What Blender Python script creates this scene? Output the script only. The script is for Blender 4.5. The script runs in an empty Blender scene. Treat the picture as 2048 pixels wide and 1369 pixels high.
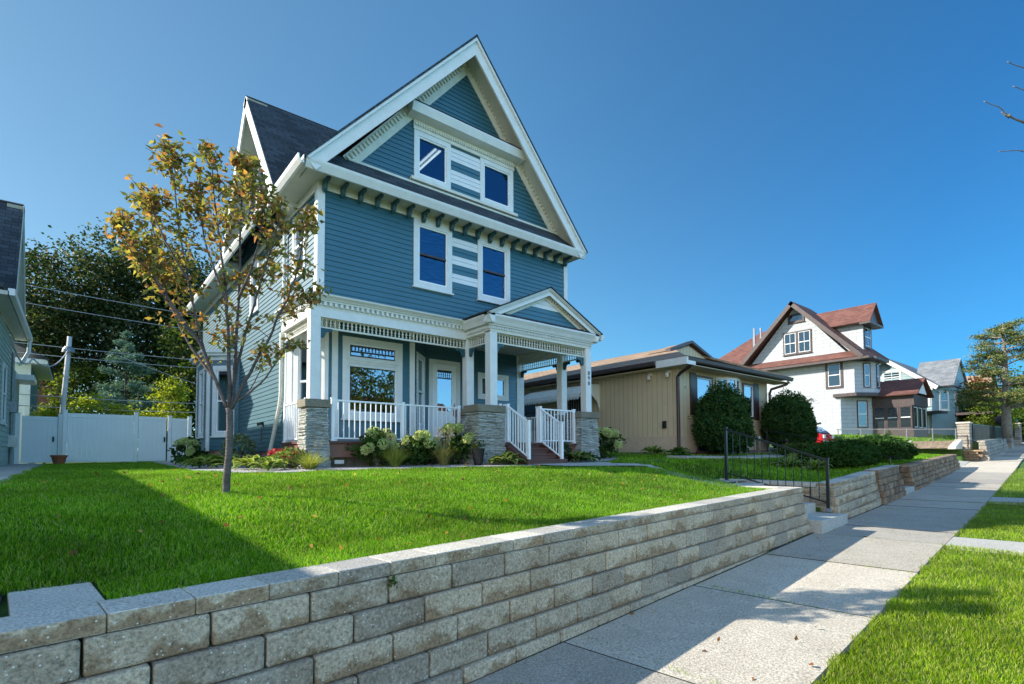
import bpy, math, random
import numpy as np
from mathutils import Vector, Matrix
R = math.radians
random.seed(7); rng = np.random.default_rng(7)
scene = bpy.context.scene
col = scene.collection
V = Vector
Z = V((0, 0, 1))

# ------------------------------------------------------------------ camera
cd = bpy.data.cameras.new('camera'); cam = bpy.data.objects.new('camera', cd); col.objects.link(cam)
cd.sensor_width = 36; cd.lens = 36 * 1067.262 / 2048
cd.shift_x = -0.00015; cd.shift_y = 0.09
cd.clip_end = 3000; cd.clip_start = .05
def rotm(r):
    return Matrix.Rotation(r.length, 3, r) if r.length > 1e-9 else Matrix.Identity(3)
_M = rotm(V((0, 0, R(-.2417572)))) @ rotm(V((R(-2.39592727), 0, 0))) @ rotm(V((0, R(-39.19013179), 0))) @ Matrix(((1, 0, 0), (0, 0, -1), (0, 1, 0)))
right, down, fwd = _M[0], _M[1], _M[2]
cam.matrix_world = Matrix(((right.x, -down.x, -fwd.x, 0), (right.y, -down.y, -fwd.y, 0), (right.z, -down.z, -fwd.z, 1.7), (0, 0, 0, 1)))
scene.camera = cam

# ------------------------------------------------------------------ sky and sun
SUN = V((1.30, -1.05, -1.0)).normalized()          # the way the light travels
el = math.asin(-SUN.z); az = math.atan2(-SUN.x, -SUN.y)
w = bpy.data.worlds.new('World'); scene.world = w; w.use_nodes = True
nt = w.node_tree; bg = nt.nodes['Background']
sky = nt.nodes.new('ShaderNodeTexSky'); sky.sky_type = 'NISHITA'; sky.sun_disc = False
sky.sun_elevation = el; sky.sun_rotation = az; sky.air_density = 1.0; sky.dust_density = .35; sky.ozone_density = 2.5
hs = nt.nodes.new('ShaderNodeHueSaturation'); hs.inputs['Saturation'].default_value = 1.0
vk = nt.nodes.new('ShaderNodeVectorMath'); vk.operation = 'MULTIPLY_ADD'; vk.inputs[1].default_value = (.085, .045, .028); vk.inputs[2].default_value = (1, 1, 1)
vd = nt.nodes.new('ShaderNodeVectorMath'); vd.operation = 'DIVIDE'
nt.links.new(sky.outputs[0], vk.inputs[0]); nt.links.new(sky.outputs[0], vd.inputs[0]); nt.links.new(vk.outputs[0], vd.inputs[1])
tc_ = nt.nodes.new('ShaderNodeTexCoord')
def skygrade(src, axis, stops):                     # deeper blue away from the sun, southern sky boosted and warmed as added fill
    dt = nt.nodes.new('ShaderNodeVectorMath'); dt.operation = 'DOT_PRODUCT'; dt.inputs[1].default_value = axis; nt.links.new(tc_.outputs['Generated'], dt.inputs[0])
    mr = nt.nodes.new('ShaderNodeMapRange'); mr.inputs['From Min'].default_value = -1; mr.inputs['From Max'].default_value = 1; nt.links.new(dt.outputs['Value'], mr.inputs[0])
    rp = nt.nodes.new('ShaderNodeValToRGB'); e = rp.color_ramp.elements
    while len(e) < len(stops): e.new(.5)
    for q, (p, c) in zip(e, stops): q.position = p; q.color = (*[x / 12 for x in c], 1)
    nt.links.new(mr.outputs[0], rp.inputs[0])
    m4 = nt.nodes.new('ShaderNodeVectorMath'); m4.operation = 'SCALE'; m4.inputs['Scale'].default_value = 12; nt.links.new(rp.outputs[0], m4.inputs[0])
    mu = nt.nodes.new('ShaderNodeVectorMath'); mu.operation = 'MULTIPLY'; nt.links.new(src, mu.inputs[0]); nt.links.new(m4.outputs[0], mu.inputs[1]); return mu.outputs[0]
g1 = skygrade(vd.outputs[0], (-.78, .63, 0), [(0, (.14, .51, .78)), (.2, (.18, .57, .82)), (.5, (.50, .86, .94)), (.8, (.60, .76, .73)), (1, (.66, .76, .75))])
g2 = skygrade(g1, (0, 1, 0), [(0, (7.2, 3.3, 2.5)), (.3, (6.6, 3.1, 2.4)), (.45, (1.8, 1.35, 1.2)), (.5, (1, 1, 1)), (1, (1, 1, 1))])  # warm boost of the unseen sky behind the camera, added to lift shade
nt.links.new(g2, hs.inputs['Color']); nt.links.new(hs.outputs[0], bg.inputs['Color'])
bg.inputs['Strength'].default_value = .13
sd = bpy.data.lights.new('sun', 'SUN'); so = bpy.data.objects.new('sun', sd); col.objects.link(so)
sd.energy = 5.0; sd.angle = R(.5); sd.color = (1, .93, .82)
so.rotation_euler = SUN.to_track_quat('-Z', 'Y').to_euler()
scene.view_settings.view_transform = 'Standard'; scene.view_settings.look = 'None'
scene.view_settings.exposure = .85; scene.view_settings.gamma = 1

# ------------------------------------------------------------------ materials
MT = {}
def nodes(name):
    m = bpy.data.materials.new(name); m.use_nodes = True; MT[name] = m
    n = m.node_tree.nodes; l = m.node_tree.links
    return m, n, l, n['Principled BSDF']
def tex(n, l, kind, scale, coord='Object', **kw):
    tc = n.new('ShaderNodeTexCoord'); mp = n.new('ShaderNodeMapping'); t = n.new('ShaderNodeTex' + kind)
    l.new(tc.outputs[coord], mp.inputs['Vector']); l.new(mp.outputs[0], t.inputs['Vector'])
    if isinstance(scale, tuple): mp.inputs['Scale'].default_value = scale
    else: t.inputs['Scale'].default_value = scale
    for k, v in kw.items():
        if k in t.inputs: t.inputs[k].default_value = v
    return t
def ramp(n, l, src, stops):
    r = n.new('ShaderNodeValToRGB'); e = r.color_ramp.elements
    while len(e) < len(stops): e.new(.5)
    for el_, (p, c) in zip(e, stops): el_.position = p; el_.color = (*c, 1) if len(c) == 3 else c
    l.new(src, r.inputs['Fac']); return r.outputs['Color']
def mix(n, l, fac, a, b, mode='MIX'):
    x = n.new('ShaderNodeMix'); x.data_type = 'RGBA'; x.blend_type = mode
    for s, v in ((x.inputs[0], fac), (x.inputs[6], a), (x.inputs[7], b)):
        if isinstance(v, (int, float)): s.default_value = v
        elif isinstance(v, tuple): s.default_value = (*v, 1)
        else: l.new(v, s)
    return x.outputs[2]
def bump(n, l, b, h, strength, dist=.01):
    bp = n.new('ShaderNodeBump'); bp.inputs['Strength'].default_value = strength; bp.inputs['Distance'].default_value = dist
    l.new(h, bp.inputs['Height']); l.new(bp.outputs[0], b.inputs['Normal'])
def sc(c, k): return tuple(min(1, x * k) for x in c)
def paint(name, c, rough=.5, var=.12, scale=3., bumps=.05, spec=.4, metal=0):
    m, n, l, b = nodes(name)
    t = tex(n, l, 'Noise', scale, Detail=6.0); t2 = tex(n, l, 'Noise', 40., Detail=2.0)
    c1 = ramp(n, l, t.outputs[0], [(.3, sc(c, 1 - var)), (.7, sc(c, 1 + var))])
    l.new(c1, b.inputs['Base Color']); b.inputs['Roughness'].default_value = rough
    b.inputs['Specular IOR Level'].default_value = spec; b.inputs['Metallic'].default_value = metal
    if bumps: bump(n, l, b, t2.outputs[0], bumps, .004)
    return m
paint('siding_teal', (.017, .106, .140), .42, .07, 1.2, .04, 1.0)
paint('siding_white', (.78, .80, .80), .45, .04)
paint('trim_white', (.76, .77, .74), .45, .05, 5)
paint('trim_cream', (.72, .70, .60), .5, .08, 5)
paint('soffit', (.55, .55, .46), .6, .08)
paint('teal_trim', (.025, .09, .11), .4, .15, 8)
paint('vinyl', (.90, .92, .92), .35, .02, 2, 0)
paint('black_metal', (.012, .012, .014), .35, .3, 8, .05, .6)
paint('tan_siding', (.62, .50, .32), .6, .05, 2)
paint('tan_base', (.56, .44, .31), .8, .08, 5)
paint('brown_trim', (.055, .030, .028), .4, .15, 5)
paint('brown_deck', (.13, .055, .042), .45, .2, 4)
paint('red_board', (.42, .19, .115), .55, .18, 5)
paint('white_block', (.74, .76, .78), .6, .06, 2)
paint('dark_brown', (.075, .055, .055), .5, .2, 5)
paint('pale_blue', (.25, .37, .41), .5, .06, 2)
paint('pale_green', (.33, .47, .43), .5, .06, 2)
paint('galv', (.30, .31, .32), .45, .2, 6, .05, .5, .6)
paint('ceramic', (.75, .73, .68), .4)
paint('terracotta', (.36, .12, .055), .7)
paint('car_red', (.45, .012, .02), .15, .05, 2, 0, .6)
paint('rubber', (.02, .02, .02), .8)
paint('interior', (.30, .29, .27), .8)
paint('timber', (.20, .16, .12), .85, .3, 8, .3)
paint('chimney_metal', (.5, .5, .52), .3, .1, 5, 0, .5, .8)
paint('lamp_glass', (.80, .80, .75), .2)
paint('cable', (.45, .45, .47), .5, .05)
paint('pole_wood', (.60, .58, .56), .85, .15, (3, 3, .4) if 0 else 4, .3)

def shingle(name, c1, c2, mortar, rw=.32, rh=.145, na=.38):
    m, n, l, b = nodes(name)
    tc = n.new('ShaderNodeTexCoord'); br = n.new('ShaderNodeTexBrick'); l.new(tc.outputs['UV'], br.inputs['Vector'])
    br.offset = .5; br.inputs['Scale'].default_value = 1; br.inputs['Brick Width'].default_value = rw; br.inputs['Row Height'].default_value = rh
    br.inputs['Mortar Size'].default_value = .008; br.inputs['Mortar Smooth'].default_value = .3; br.inputs['Bias'].default_value = 0
    br.inputs['Color1'].default_value = (*c1, 1); br.inputs['Color2'].default_value = (*c2, 1); br.inputs['Mortar'].default_value = (*mortar, 1)
    t = tex(n, l, 'Noise', 45., 'UV', Detail=3.0); t2 = tex(n, l, 'Noise', 1.3, 'UV', Detail=3.0)
    g = ramp(n, l, t.outputs[0], [(.3, (1 - na,) * 3), (.7, (1 + na,) * 3)]); g2 = ramp(n, l, t2.outputs[0], [(.3, (1 - na * .5,) * 3), (.7, (1 + na * .4,) * 3)])
    c = mix(n, l, 1., br.outputs['Color'], g, 'MULTIPLY'); c = mix(n, l, 1., c, g2, 'MULTIPLY')
    l.new(c, b.inputs['Base Color']); b.inputs['Roughness'].default_value = .85
    inv = n.new('ShaderNodeMath'); inv.operation = 'SUBTRACT'; inv.inputs[0].default_value = 1; l.new(br.outputs['Fac'], inv.inputs[1])
    bump(n, l, b, inv.outputs[0], .8, .012)
shingle('shingle_grey', (.022, .032, .040), (.056, .072, .086), (.008, .012, .016))
shingle('shingle_tan', (.27, .185, .12), (.36, .25, .165), (.13, .09, .06))
shingle('shingle_red', (.125, .052, .042), (.185, .080, .064), (.09, .03, .02))
shingle('shingle_pale', (.15, .17, .19), (.24, .26, .28), (.06, .07, .08))
shingle('wall_shakes', (.43, .465, .495), (.455, .49, .52), (.19, .21, .23), .95, .26, .06)

def stone(name, base, spot, dark, rough=.9, bs=.5, scale=60., stain=.5, bands=False):
    m, n, l, b = nodes(name)
    g = n.new('ShaderNodeNewGeometry')
    big = tex(n, l, 'Noise', 2.2, Detail=6.0, Roughness=.65); fine = tex(n, l, 'Noise', scale, Detail=4.0, Roughness=.7)
    vor = tex(n, l, 'Voronoi', scale * .8)
    c = ramp(n, l, fine.outputs[0], [(.3, sc(base, .45)), (.5, base), (.7, sc(base, 1.5))])
    pr = ramp(n, l, g.outputs['Random Per Island'], [(0, (.70, .70, .72)), (.5, (.97, .96, .93)), (1, (1.2, 1.17, 1.12))])
    c = mix(n, l, 1., c, pr, 'MULTIPLY')
    sm = ramp(n, l, big.outputs[0], [(.42, (0,) * 3), (.62, (stain,) * 3)])
    c = mix(n, l, sm, c, mix(n, l, 1., c, dark, 'MULTIPLY'))
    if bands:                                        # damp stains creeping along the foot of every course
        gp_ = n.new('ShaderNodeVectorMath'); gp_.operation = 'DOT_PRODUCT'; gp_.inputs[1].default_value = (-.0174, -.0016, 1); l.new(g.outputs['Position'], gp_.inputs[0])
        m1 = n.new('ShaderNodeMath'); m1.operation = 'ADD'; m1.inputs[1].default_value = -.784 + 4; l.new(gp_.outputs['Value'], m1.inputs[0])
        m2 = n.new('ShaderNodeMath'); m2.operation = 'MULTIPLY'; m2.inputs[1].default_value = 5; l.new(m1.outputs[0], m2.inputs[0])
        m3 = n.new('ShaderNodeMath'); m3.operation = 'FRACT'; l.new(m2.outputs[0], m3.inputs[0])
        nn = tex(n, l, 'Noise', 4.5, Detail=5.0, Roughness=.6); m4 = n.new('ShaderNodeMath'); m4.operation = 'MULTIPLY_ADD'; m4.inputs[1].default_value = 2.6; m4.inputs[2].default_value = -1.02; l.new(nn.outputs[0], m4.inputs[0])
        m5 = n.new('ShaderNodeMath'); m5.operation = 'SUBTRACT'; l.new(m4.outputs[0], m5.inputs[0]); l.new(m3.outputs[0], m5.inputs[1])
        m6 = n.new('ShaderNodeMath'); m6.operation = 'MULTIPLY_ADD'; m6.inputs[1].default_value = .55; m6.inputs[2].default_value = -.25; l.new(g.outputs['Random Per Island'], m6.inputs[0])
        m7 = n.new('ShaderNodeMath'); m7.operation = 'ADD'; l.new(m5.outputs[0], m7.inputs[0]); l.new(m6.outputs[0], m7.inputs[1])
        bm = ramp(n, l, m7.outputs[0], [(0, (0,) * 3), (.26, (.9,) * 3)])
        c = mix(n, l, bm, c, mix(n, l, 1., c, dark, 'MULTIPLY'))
    sp = ramp(n, l, vor.outputs['Distance'], [(.13, (1,) * 3), (.2, (0,) * 3)])
    vc = n.new('ShaderNodeSeparateColor'); l.new(vor.outputs['Color'], vc.inputs[0])
    pick = ramp(n, l, vc.outputs[0], [(.5, (0,) * 3), (.6, (.9,) * 3)])
    c = mix(n, l, mix(n, l, 1., sp, pick, 'MULTIPLY'), c, spot)
    l.new(c, b.inputs['Base Color']); b.inputs['Roughness'].default_value = rough
    bump(n, l, b, fine.outputs[0], bs, .025)
    return m, n, l, b
stone('block_grey', (.56, .475, .35), (.95, .92, .85), (.60, .50, .40), .9, .9, 42., .45, True)
stone('cap_grey', (.52, .50, .45), (.70, .69, .65), (.75, .72, .66), .9, .35, 60., .4)
stone('block_brown', (.32, .23, .15), (.45, .38, .30), (.45, .40, .38), .95, 1., 30., .7)
stone('block_far', (.36, .33, .29), (.6, .58, .52), (.6, .6, .6), .95, 1., 30., .5)
stone('concrete', (.50, .46, .385), (.85, .83, .77), (.80, .77, .74), .85, .6, 48., .5)
stone('concrete_smooth', (.42, .42, .39), (.5, .5, .47), (.85, .85, .85), .85, .2, 60., .4)
stone('pier_cap', (.20, .185, .145), (.35, .34, .28), (.6, .6, .55), .9, .5, 60., .6)
stone('rough_rock', (.12, .12, .11), (.35, .35, .32), (.5, .5, .5), .95, 1., 35., .6)
def layered(name):
    m, n, l, b = nodes(name)
    t = tex(n, l, 'Noise', (2.2, 2.2, 26.), Detail=8.0, Roughness=.75); t.inputs['Scale'].default_value = 2.
    t2 = tex(n, l, 'Noise', 6., Detail=4.0)
    c = ramp(n, l, t.outputs[0], [(.36, (.03, .035, .03)), (.45, (.22, .23, .20)), (.53, (.55, .57, .53)), (.64, (.95, .96, .92))])
    c = mix(n, l, .3, c, ramp(n, l, t2.outputs[0], [(.3, (.22, .22, .18)), (.7, (.70, .70, .62))]), 'MIX')
    l.new(c, b.inputs['Base Color']); b.inputs['Roughness'].default_value = .85
    bump(n, l, b, t.outputs[0], 1., .05)
layered('ledge_stone')
def glass(name, tint, refl, wav=.0, trans=True, gc=(.42, .62, .95)):
    m, n, l, b = nodes(name); out = n['Material Output']
    gl = n.new('ShaderNodeBsdfGlossy'); gl.inputs['Roughness'].default_value = .015; gl.inputs['Color'].default_value = (*gc, 1)
    if trans:
        tr = n.new('ShaderNodeBsdfTransparent'); tr.inputs['Color'].default_value = (*tint, 1)
    else:
        tr = n.new('ShaderNodeBsdfDiffuse'); tr.inputs['Color'].default_value = (*tint, 1)
    lw = n.new('ShaderNodeLayerWeight'); lw.inputs['Blend'].default_value = .35
    mr = n.new('ShaderNodeMapRange'); mr.inputs['To Min'].default_value = refl; mr.inputs['To Max'].default_value = min(1, refl + .5)
    l.new(lw.outputs['Fresnel'], mr.inputs['Value'])
    mx = n.new('ShaderNodeMixShader'); l.new(mr.outputs[0], mx.inputs[0]); l.new(tr.outputs[0], mx.inputs[1]); l.new(gl.outputs[0], mx.inputs[2])
    l.new(mx.outputs[0], out.inputs['Surface'])
    if wav:
        t = tex(n, l, 'Noise', (5, 5, 14.), Detail=2.0); t.inputs['Scale'].default_value = 1.; bp = n.new('ShaderNodeBump'); bp.inputs['Strength'].default_value = wav; bp.inputs['Distance'].default_value = .05
        l.new(t.outputs[0], bp.inputs['Height']); l.new(bp.outputs[0], gl.inputs['Normal'])
glass('glass', (.45, .5, .52), .36, gc=(.55, .66, .75))
glass('glass_attic', (.40, .5, .55), .34, gc=(.045, .14, .26))
glass('glass_wavy', (.22, .26, .30), .42, .15, gc=(.045, .14, .25))
glass('glass_dark', (.02, .03, .035), .25, .08, False, (.35, .45, .55))
glass('glass_car', (.01, .015, .02), .6, 0, False)

def leaf(name, trans=.35, rough=.5, atr=True, c=(.05, .1, .02)):
    m, n, l, b = nodes(name); out = n['Material Output']
    if atr:
        a = n.new('ShaderNodeAttribute'); a.attribute_name = 'col'; src = a.outputs['Color']
    else:
        rgb = n.new('ShaderNodeRGB'); rgb.outputs[0].default_value = (*c, 1); src = rgb.outputs[0]
    l.new(src, b.inputs['Base Color']); b.inputs['Roughness'].default_value = rough; b.inputs['Specular IOR Level'].default_value = .12
    tr = n.new('ShaderNodeBsdfTranslucent')
    l.new(mix(n, l, 1., src, (1.3, 1.25, .6), 'MULTIPLY'), tr.inputs['Color'])
    mx = n.new('ShaderNodeMixShader'); mx.inputs[0].default_value = trans
    l.new(b.outputs[0], mx.inputs[1]); l.new(tr.outputs[0], mx.inputs[2]); l.new(mx.outputs[0], out.inputs['Surface'])
leaf('leaf', .45); leaf('needle', .12, .7); leaf('grass_blade', .42, .6)
def bark(name, c):
    m, n, l, b = nodes(name)
    t = tex(n, l, 'Noise', (14, 14, 60.), Detail=6.0); t.inputs['Scale'].default_value = 1.
    t2 = tex(n, l, 'Noise', 7., Detail=4.0)
    k = mix(n, l, .5, ramp(n, l, t.outputs[0], [(.35, sc(c, .5)), (.65, sc(c, 1.4))]), ramp(n, l, t2.outputs[0], [(.35, sc(c, .6)), (.65, sc(c, 1.5))]))
    l.new(k, b.inputs['Base Color']); b.inputs['Roughness'].default_value = .9; bump(n, l, b, t.outputs[0], .7, .02)
bark('bark_pear', (.115, .095, .09)); bark('bark_dark', (.06, .045, .035)); bark('bark_grey', (.22, .19, .16))
def soil(name, a, b_, sc1=5., sc2=60.):
    m, n, l, b = nodes(name)
    t = tex(n, l, 'Noise', sc1, Detail=6.0); t2 = tex(n, l, 'Noise', sc2, Detail=4.0)
    c = mix(n, l, .5, ramp(n, l, t.outputs[0], [(.3, a), (.7, b_)]), ramp(n, l, t2.outputs[0], [(.35, a), (.65, b_)]))
    l.new(c, b.inputs['Base Color']); b.inputs['Roughness'].default_value = .95; bump(n, l, b, t2.outputs[0], .6, .03)
soil('turf', (.030, .075, .006), (.065, .15, .012))
soil('asphalt', (.045, .045, .048), (.06, .06, .062))
soil('mulch', (.09, .05, .03), (.20, .13, .09))
def gravel(name):
    m, n, l, b = nodes(name)
    v = tex(n, l, 'Voronoi', 38.); s = n.new('ShaderNodeSeparateColor'); l.new(v.outputs['Color'], s.inputs[0])
    c = ramp(n, l, s.outputs[0], [(0, (.16, .15, .16)), (.5, (.40, .38, .38)), (1, (.75, .73, .72))])
    l.new(c, b.inputs['Base Color']); b.inputs['Roughness'].default_value = .85
    iv = n.new('ShaderNodeMath'); iv.operation = 'SUBTRACT'; iv.inputs[0].default_value = 1; l.new(v.outputs['Distance'], iv.inputs[1])
    bump(n, l, b, iv.outputs[0], 1., .03)
gravel('gravel')
def brickm():
    m, n, l, b = nodes('red_brick')
    tc = n.new('ShaderNodeTexCoord'); br = n.new('ShaderNodeTexBrick'); l.new(tc.outputs['UV'], br.inputs['Vector'])
    br.inputs['Scale'].default_value = 1; br.inputs['Brick Width'].default_value = .22; br.inputs['Row Height'].default_value = .075; br.inputs['Mortar Size'].default_value = .008
    br.inputs['Color1'].default_value = (.20, .06, .035, 1); br.inputs['Color2'].default_value = (.28, .09, .05, 1); br.inputs['Mortar'].default_value = (.3, .26, .22, 1)
    l.new(br.outputs['Color'], b.inputs['Base Color']); b.inputs['Roughness'].default_value = .9
brickm()
MT['siding_teal'].node_tree.nodes['Principled BSDF'].inputs['Coat Weight'].default_value = .25; MT['siding_teal'].node_tree.nodes['Principled BSDF'].inputs['Coat Roughness'].default_value = .42
def grooved():                                     # vertical grooved plywood siding of the tan house
    m = MT['tan_siding']; n = m.node_tree.nodes; l = m.node_tree.links; b = n['Principled BSDF']
    tc = n.new('ShaderNodeTexCoord'); sp = n.new('ShaderNodeSeparateXYZ'); l.new(tc.outputs['UV'], sp.inputs[0])
    a = n.new('ShaderNodeMath'); a.operation = 'MULTIPLY'; a.inputs[1].default_value = 1 / .205; l.new(sp.outputs[0], a.inputs[0])
    f = n.new('ShaderNodeMath'); f.operation = 'FRACT'; l.new(a.outputs[0], f.inputs[0])
    g = n.new('ShaderNodeMath'); g.operation = 'LESS_THAN'; g.inputs[1].default_value = .055; l.new(f.outputs[0], g.inputs[0])
    old = b.inputs['Base Color'].links[0].from_socket
    l.new(mix(n, l, g.outputs[0], old, (.19, .16, .10)), b.inputs['Base Color'])
grooved()

m, n, l, b = nodes('tube_light'); b.inputs['Emission Color'].default_value = (.9, 1, .97, 1); b.inputs['Emission Strength'].default_value = 1.1; b.inputs['Base Color'].default_value = (.9, .9, .9, 1)

# ------------------------------------------------------------------ mesh builder and scene tree
WM = {}
class MB:
    def __init__(s): s.v = []; s.f = []; s.m = []; s.mi = 0
    def poly(s, pts):
        k = len(s.v); s.v += [V(p) for p in pts]; s.f.append(list(range(k, k + len(pts)))); s.m.append(s.mi); return s
    def prism(s, pts, vec):
        pts = [V(p) for p in pts]; vec = V(vec); k = len(s.v); n = len(pts)
        s.v += pts + [p + vec for p in pts]
        nn = sum(((pts[i].cross(pts[(i + 1) % n])) for i in range(n)), V((0, 0, 0)))
        fl = nn.dot(vec) > 0
        F = [list(range(k, k + n))[::-1], list(range(k + n, k + 2 * n))] + [[k + i, k + (i + 1) % n, k + n + (i + 1) % n, k + n + i] for i in range(n)]
        if not fl: F = [f[::-1] for f in F]
        s.f += F; s.m += [s.mi] * len(F); return s
    def box(s, a, b):
        x0, x1 = sorted((a[0], b[0])); y0, y1 = sorted((a[1], b[1])); z0, z1 = sorted((a[2], b[2]))
        return s.prism([(x0, y0, z0), (x1, y0, z0), (x1, y1, z0), (x0, y1, z0)], (0, 0, z1 - z0))
    def bar(s, p0, p1, w, h=None, up=Z):
        p0 = V(p0); p1 = V(p1); h = w if h is None else h; d = (p1 - p0).normalized()
        a = d.cross(V(up)); a = a.normalized() if a.length > 1e-6 else V((1, 0, 0)); b = a.cross(d).normalized()
        q = [p0 + a * (w / 2) * i + b * (h / 2) * j for i, j in ((-1, -1), (1, -1), (1, 1), (-1, 1))]
        return s.prism(q, p1 - p0)
    def tube(s, pts, rad, n=8, cap=True):
        pts = [V(p) for p in pts]; k = len(s.v); prev = None
        if isinstance(rad, (int, float)): rad = [rad] * len(pts)
        for i, p in enumerate(pts):
            d = (pts[min(i + 1, len(pts) - 1)] - pts[max(i - 1, 0)])
            d = d.normalized() if d.length > 1e-9 else Z.copy()
            if prev is None: a = d.orthogonal().normalized()
            else:
                a = prev - d * prev.dot(d); a = a.normalized() if a.length > 1e-6 else d.orthogonal().normalized()
            prev = a; b = d.cross(a)
            for j in range(n):
                t = 2 * math.pi * j / n; s.v.append(p + (a * math.cos(t) + b * math.sin(t)) * rad[i])
        for i in range(len(pts) - 1):
            for j in range(n):
                s.f.append([k + i * n + j, k + i * n + (j + 1) % n, k + (i + 1) * n + (j + 1) % n, k + (i + 1) * n + j]); s.m.append(s.mi)
        if cap:
            s.f.append([k + j for j in range(n)][::-1]); s.f.append([k + (len(pts) - 1) * n + j for j in range(n)]); s.m += [s.mi] * 2
        return s
    def lathe(s, c, prof, n=12):
        k = len(s.v); c = V(c)
        for r, z in prof:
            for j in range(n):
                t = 2 * math.pi * j / n; s.v.append(c + V((r * math.cos(t), r * math.sin(t), z)))
        for i in range(len(prof) - 1):
            for j in range(n):
                s.f.append([k + i * n + j, k + i * n + (j + 1) % n, k + (i + 1) * n + (j + 1) % n, k + (i + 1) * n + j]); s.m.append(s.mi)
        s.f.append([k + j for j in range(n)][::-1]); s.f.append([k + (len(prof) - 1) * n + j for j in range(n)]); s.m += [s.mi] * 2
        return s
    def build(s, name, mats, parent=None, label=None, bevel=0, smooth=False, segs=1):
        me = bpy.data.meshes.new(name)
        inv = WM[parent].inverted() if parent is not None else Matrix.Identity(4)
        vs = [inv @ p for p in s.v]
        me.from_pydata([tuple(p) for p in vs], [], s.f)
        uv = me.uv_layers.new(name='uv'); data = np.zeros(len(me.loops) * 2, dtype=np.float32); k = 0
        for f in s.f:
            p = [s.v[i] for i in f]; n = V((0, 0, 0))
            for i in range(len(p)): n += p[i].cross(p[(i + 1) % len(p)])
            n = n.normalized() if n.length > 1e-12 else Z
            t = Z.cross(n); t = t.normalized() if t.length > 1e-3 else V((1, 0, 0)); b = n.cross(t)
            for q in p: data[k] = q.dot(t); data[k + 1] = q.dot(b); k += 2
        uv.data.foreach_set('uv', data)
        if isinstance(mats, str): mats = [mats]
        for m in mats: me.materials.append(MT[m])
        if len(mats) > 1: me.polygons.foreach_set('material_index', s.m)
        if smooth: me.polygons.foreach_set('use_smooth', [True] * len(me.polygons))
        o = bpy.data.objects.new(name, me); col.objects.link(o)
        if parent is not None: o.parent = parent; WM[o] = WM[parent]
        else: WM[o] = Matrix.Identity(4)
        if label: o['label'] = label
        if bevel:
            md = o.modifiers.new('bevel', 'BEVEL'); md.width = bevel; md.segments = segs; md.limit_method = 'ANGLE'; md.angle_limit = R(40)
        me.validate()
        return o
def tag(o, label=None, cat=None, group=None, kind=None):
    if label: o['label'] = label
    if cat: o['category'] = cat
    if group: o['group'] = group
    if kind: o['kind'] = kind
    return o
def thing(name, label, cat, loc=(0, 0, 0), group=None):
    o = bpy.data.objects.new(name, None); col.objects.link(o); o.location = loc; o.empty_display_size = .3
    WM[o] = Matrix.Translation(V(loc)); return tag(o, label, cat, group)
def structure(name, mb, mat, **k): return tag(mb.build(name, mat, **k), kind='structure')
def copy_tree(o, parent=None):
    c = o.copy(); col.objects.link(c); c.parent = parent
    for ch in [x for x in bpy.data.objects if x.parent == o]: copy_tree(ch, c)
    return c
def npmesh(name, verts, faces, mat, parent=None, colors=None, smooth=False):
    """verts (n,3); faces (m,k) with one k; colors per vertex (n,3) or None"""
    me = bpy.data.meshes.new(name); n, m, k = len(verts), len(faces), faces.shape[1]
    if parent is not None:
        t = WM[parent].translation; verts = verts - np.array([t.x, t.y, t.z])
    me.vertices.add(n); me.loops.add(m * k); me.polygons.add(m)
    me.vertices.foreach_set('co', verts.astype(np.float32).ravel())
    me.loops.foreach_set('vertex_index', faces.astype(np.int32).ravel())
    me.polygons.foreach_set('loop_start', np.arange(0, m * k, k, dtype=np.int32))
    if smooth: me.polygons.foreach_set('use_smooth', np.ones(m, dtype=bool))
    me.update(calc_edges=True)
    if colors is not None:
        a = me.color_attributes.new('col', 'FLOAT_COLOR', 'POINT')
        c = np.ones((n, 4), dtype=np.float32); c[:, :3] = colors; a.data.foreach_set('color', c.ravel())
    me.materials.append(MT[mat])
    o = bpy.data.objects.new(name, me); col.objects.link(o)
    if parent is not None: o.parent = parent; WM[o] = WM[parent]
    else: WM[o] = Matrix.Identity(4)
    return o

# ------------------------------------------------------------------ the lie of the land (street frame: u along the walk, p across it)
A = R(5.2); U = V((math.cos(A), math.sin(A), 0)); N = V((-math.sin(A), math.cos(A), 0))
def W(u, p, z=0): return U * u + N * p + V((0, 0, z))
GX, GZ = zip(*[(-200, -3), (-30, -1), (-5, -.35), (0, -.2), (2.75, -.1), (6.5, .04), (11.1, .2), (16.5, .33), (21.5, .53), (27, .76), (33.5, 1.03), (38.5, 1.33), (50, 1.8), (62, 2.3), (90, 3.2), (120, 3.6), (600, 3.6)])
BX, BZ = zip(*[(-200, 0), (-5, .77), (0, .86), (11.4, 1.05), (13.2, 1.06), (17, 1.23), (20, 1.37), (22, 1.37), (35, 1.72), (38.5, 2.2), (54, 3.0), (90, 4.0), (600, 4.2)])
PT = [0, .62, 1.2, 2, 3, 4.5, 6, 20]; PA = [0, .02, .15, .31, .42, .50, .53, .60]; PB = [0, .02, .12, .25, .37, .55, .68, .8]
def zg(u): return np.interp(u, GX, GZ)
def lot(u, p):
    t = np.asarray(p) - 3.85; k = np.clip((np.asarray(u) - 11) / 3, 0, 1)
    w = np.clip((np.asarray(u) - 10.9) / .35, 0, 1) * np.clip((13.7 - np.asarray(u)) / .35, 0, 1) * np.clip((8.0 - np.asarray(p)) / 1.6, 0, 1)   # level landing above the steps
    return np.interp(u, BX, BZ) + ((1 - k) * np.interp(t, PT, PA) + k * np.interp(t, PT, PB)) * (1 - w)
def lotxy(x, y):
    return float(lot(x * U.x + y * U.y, x * N.x + y * N.y))
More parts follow.
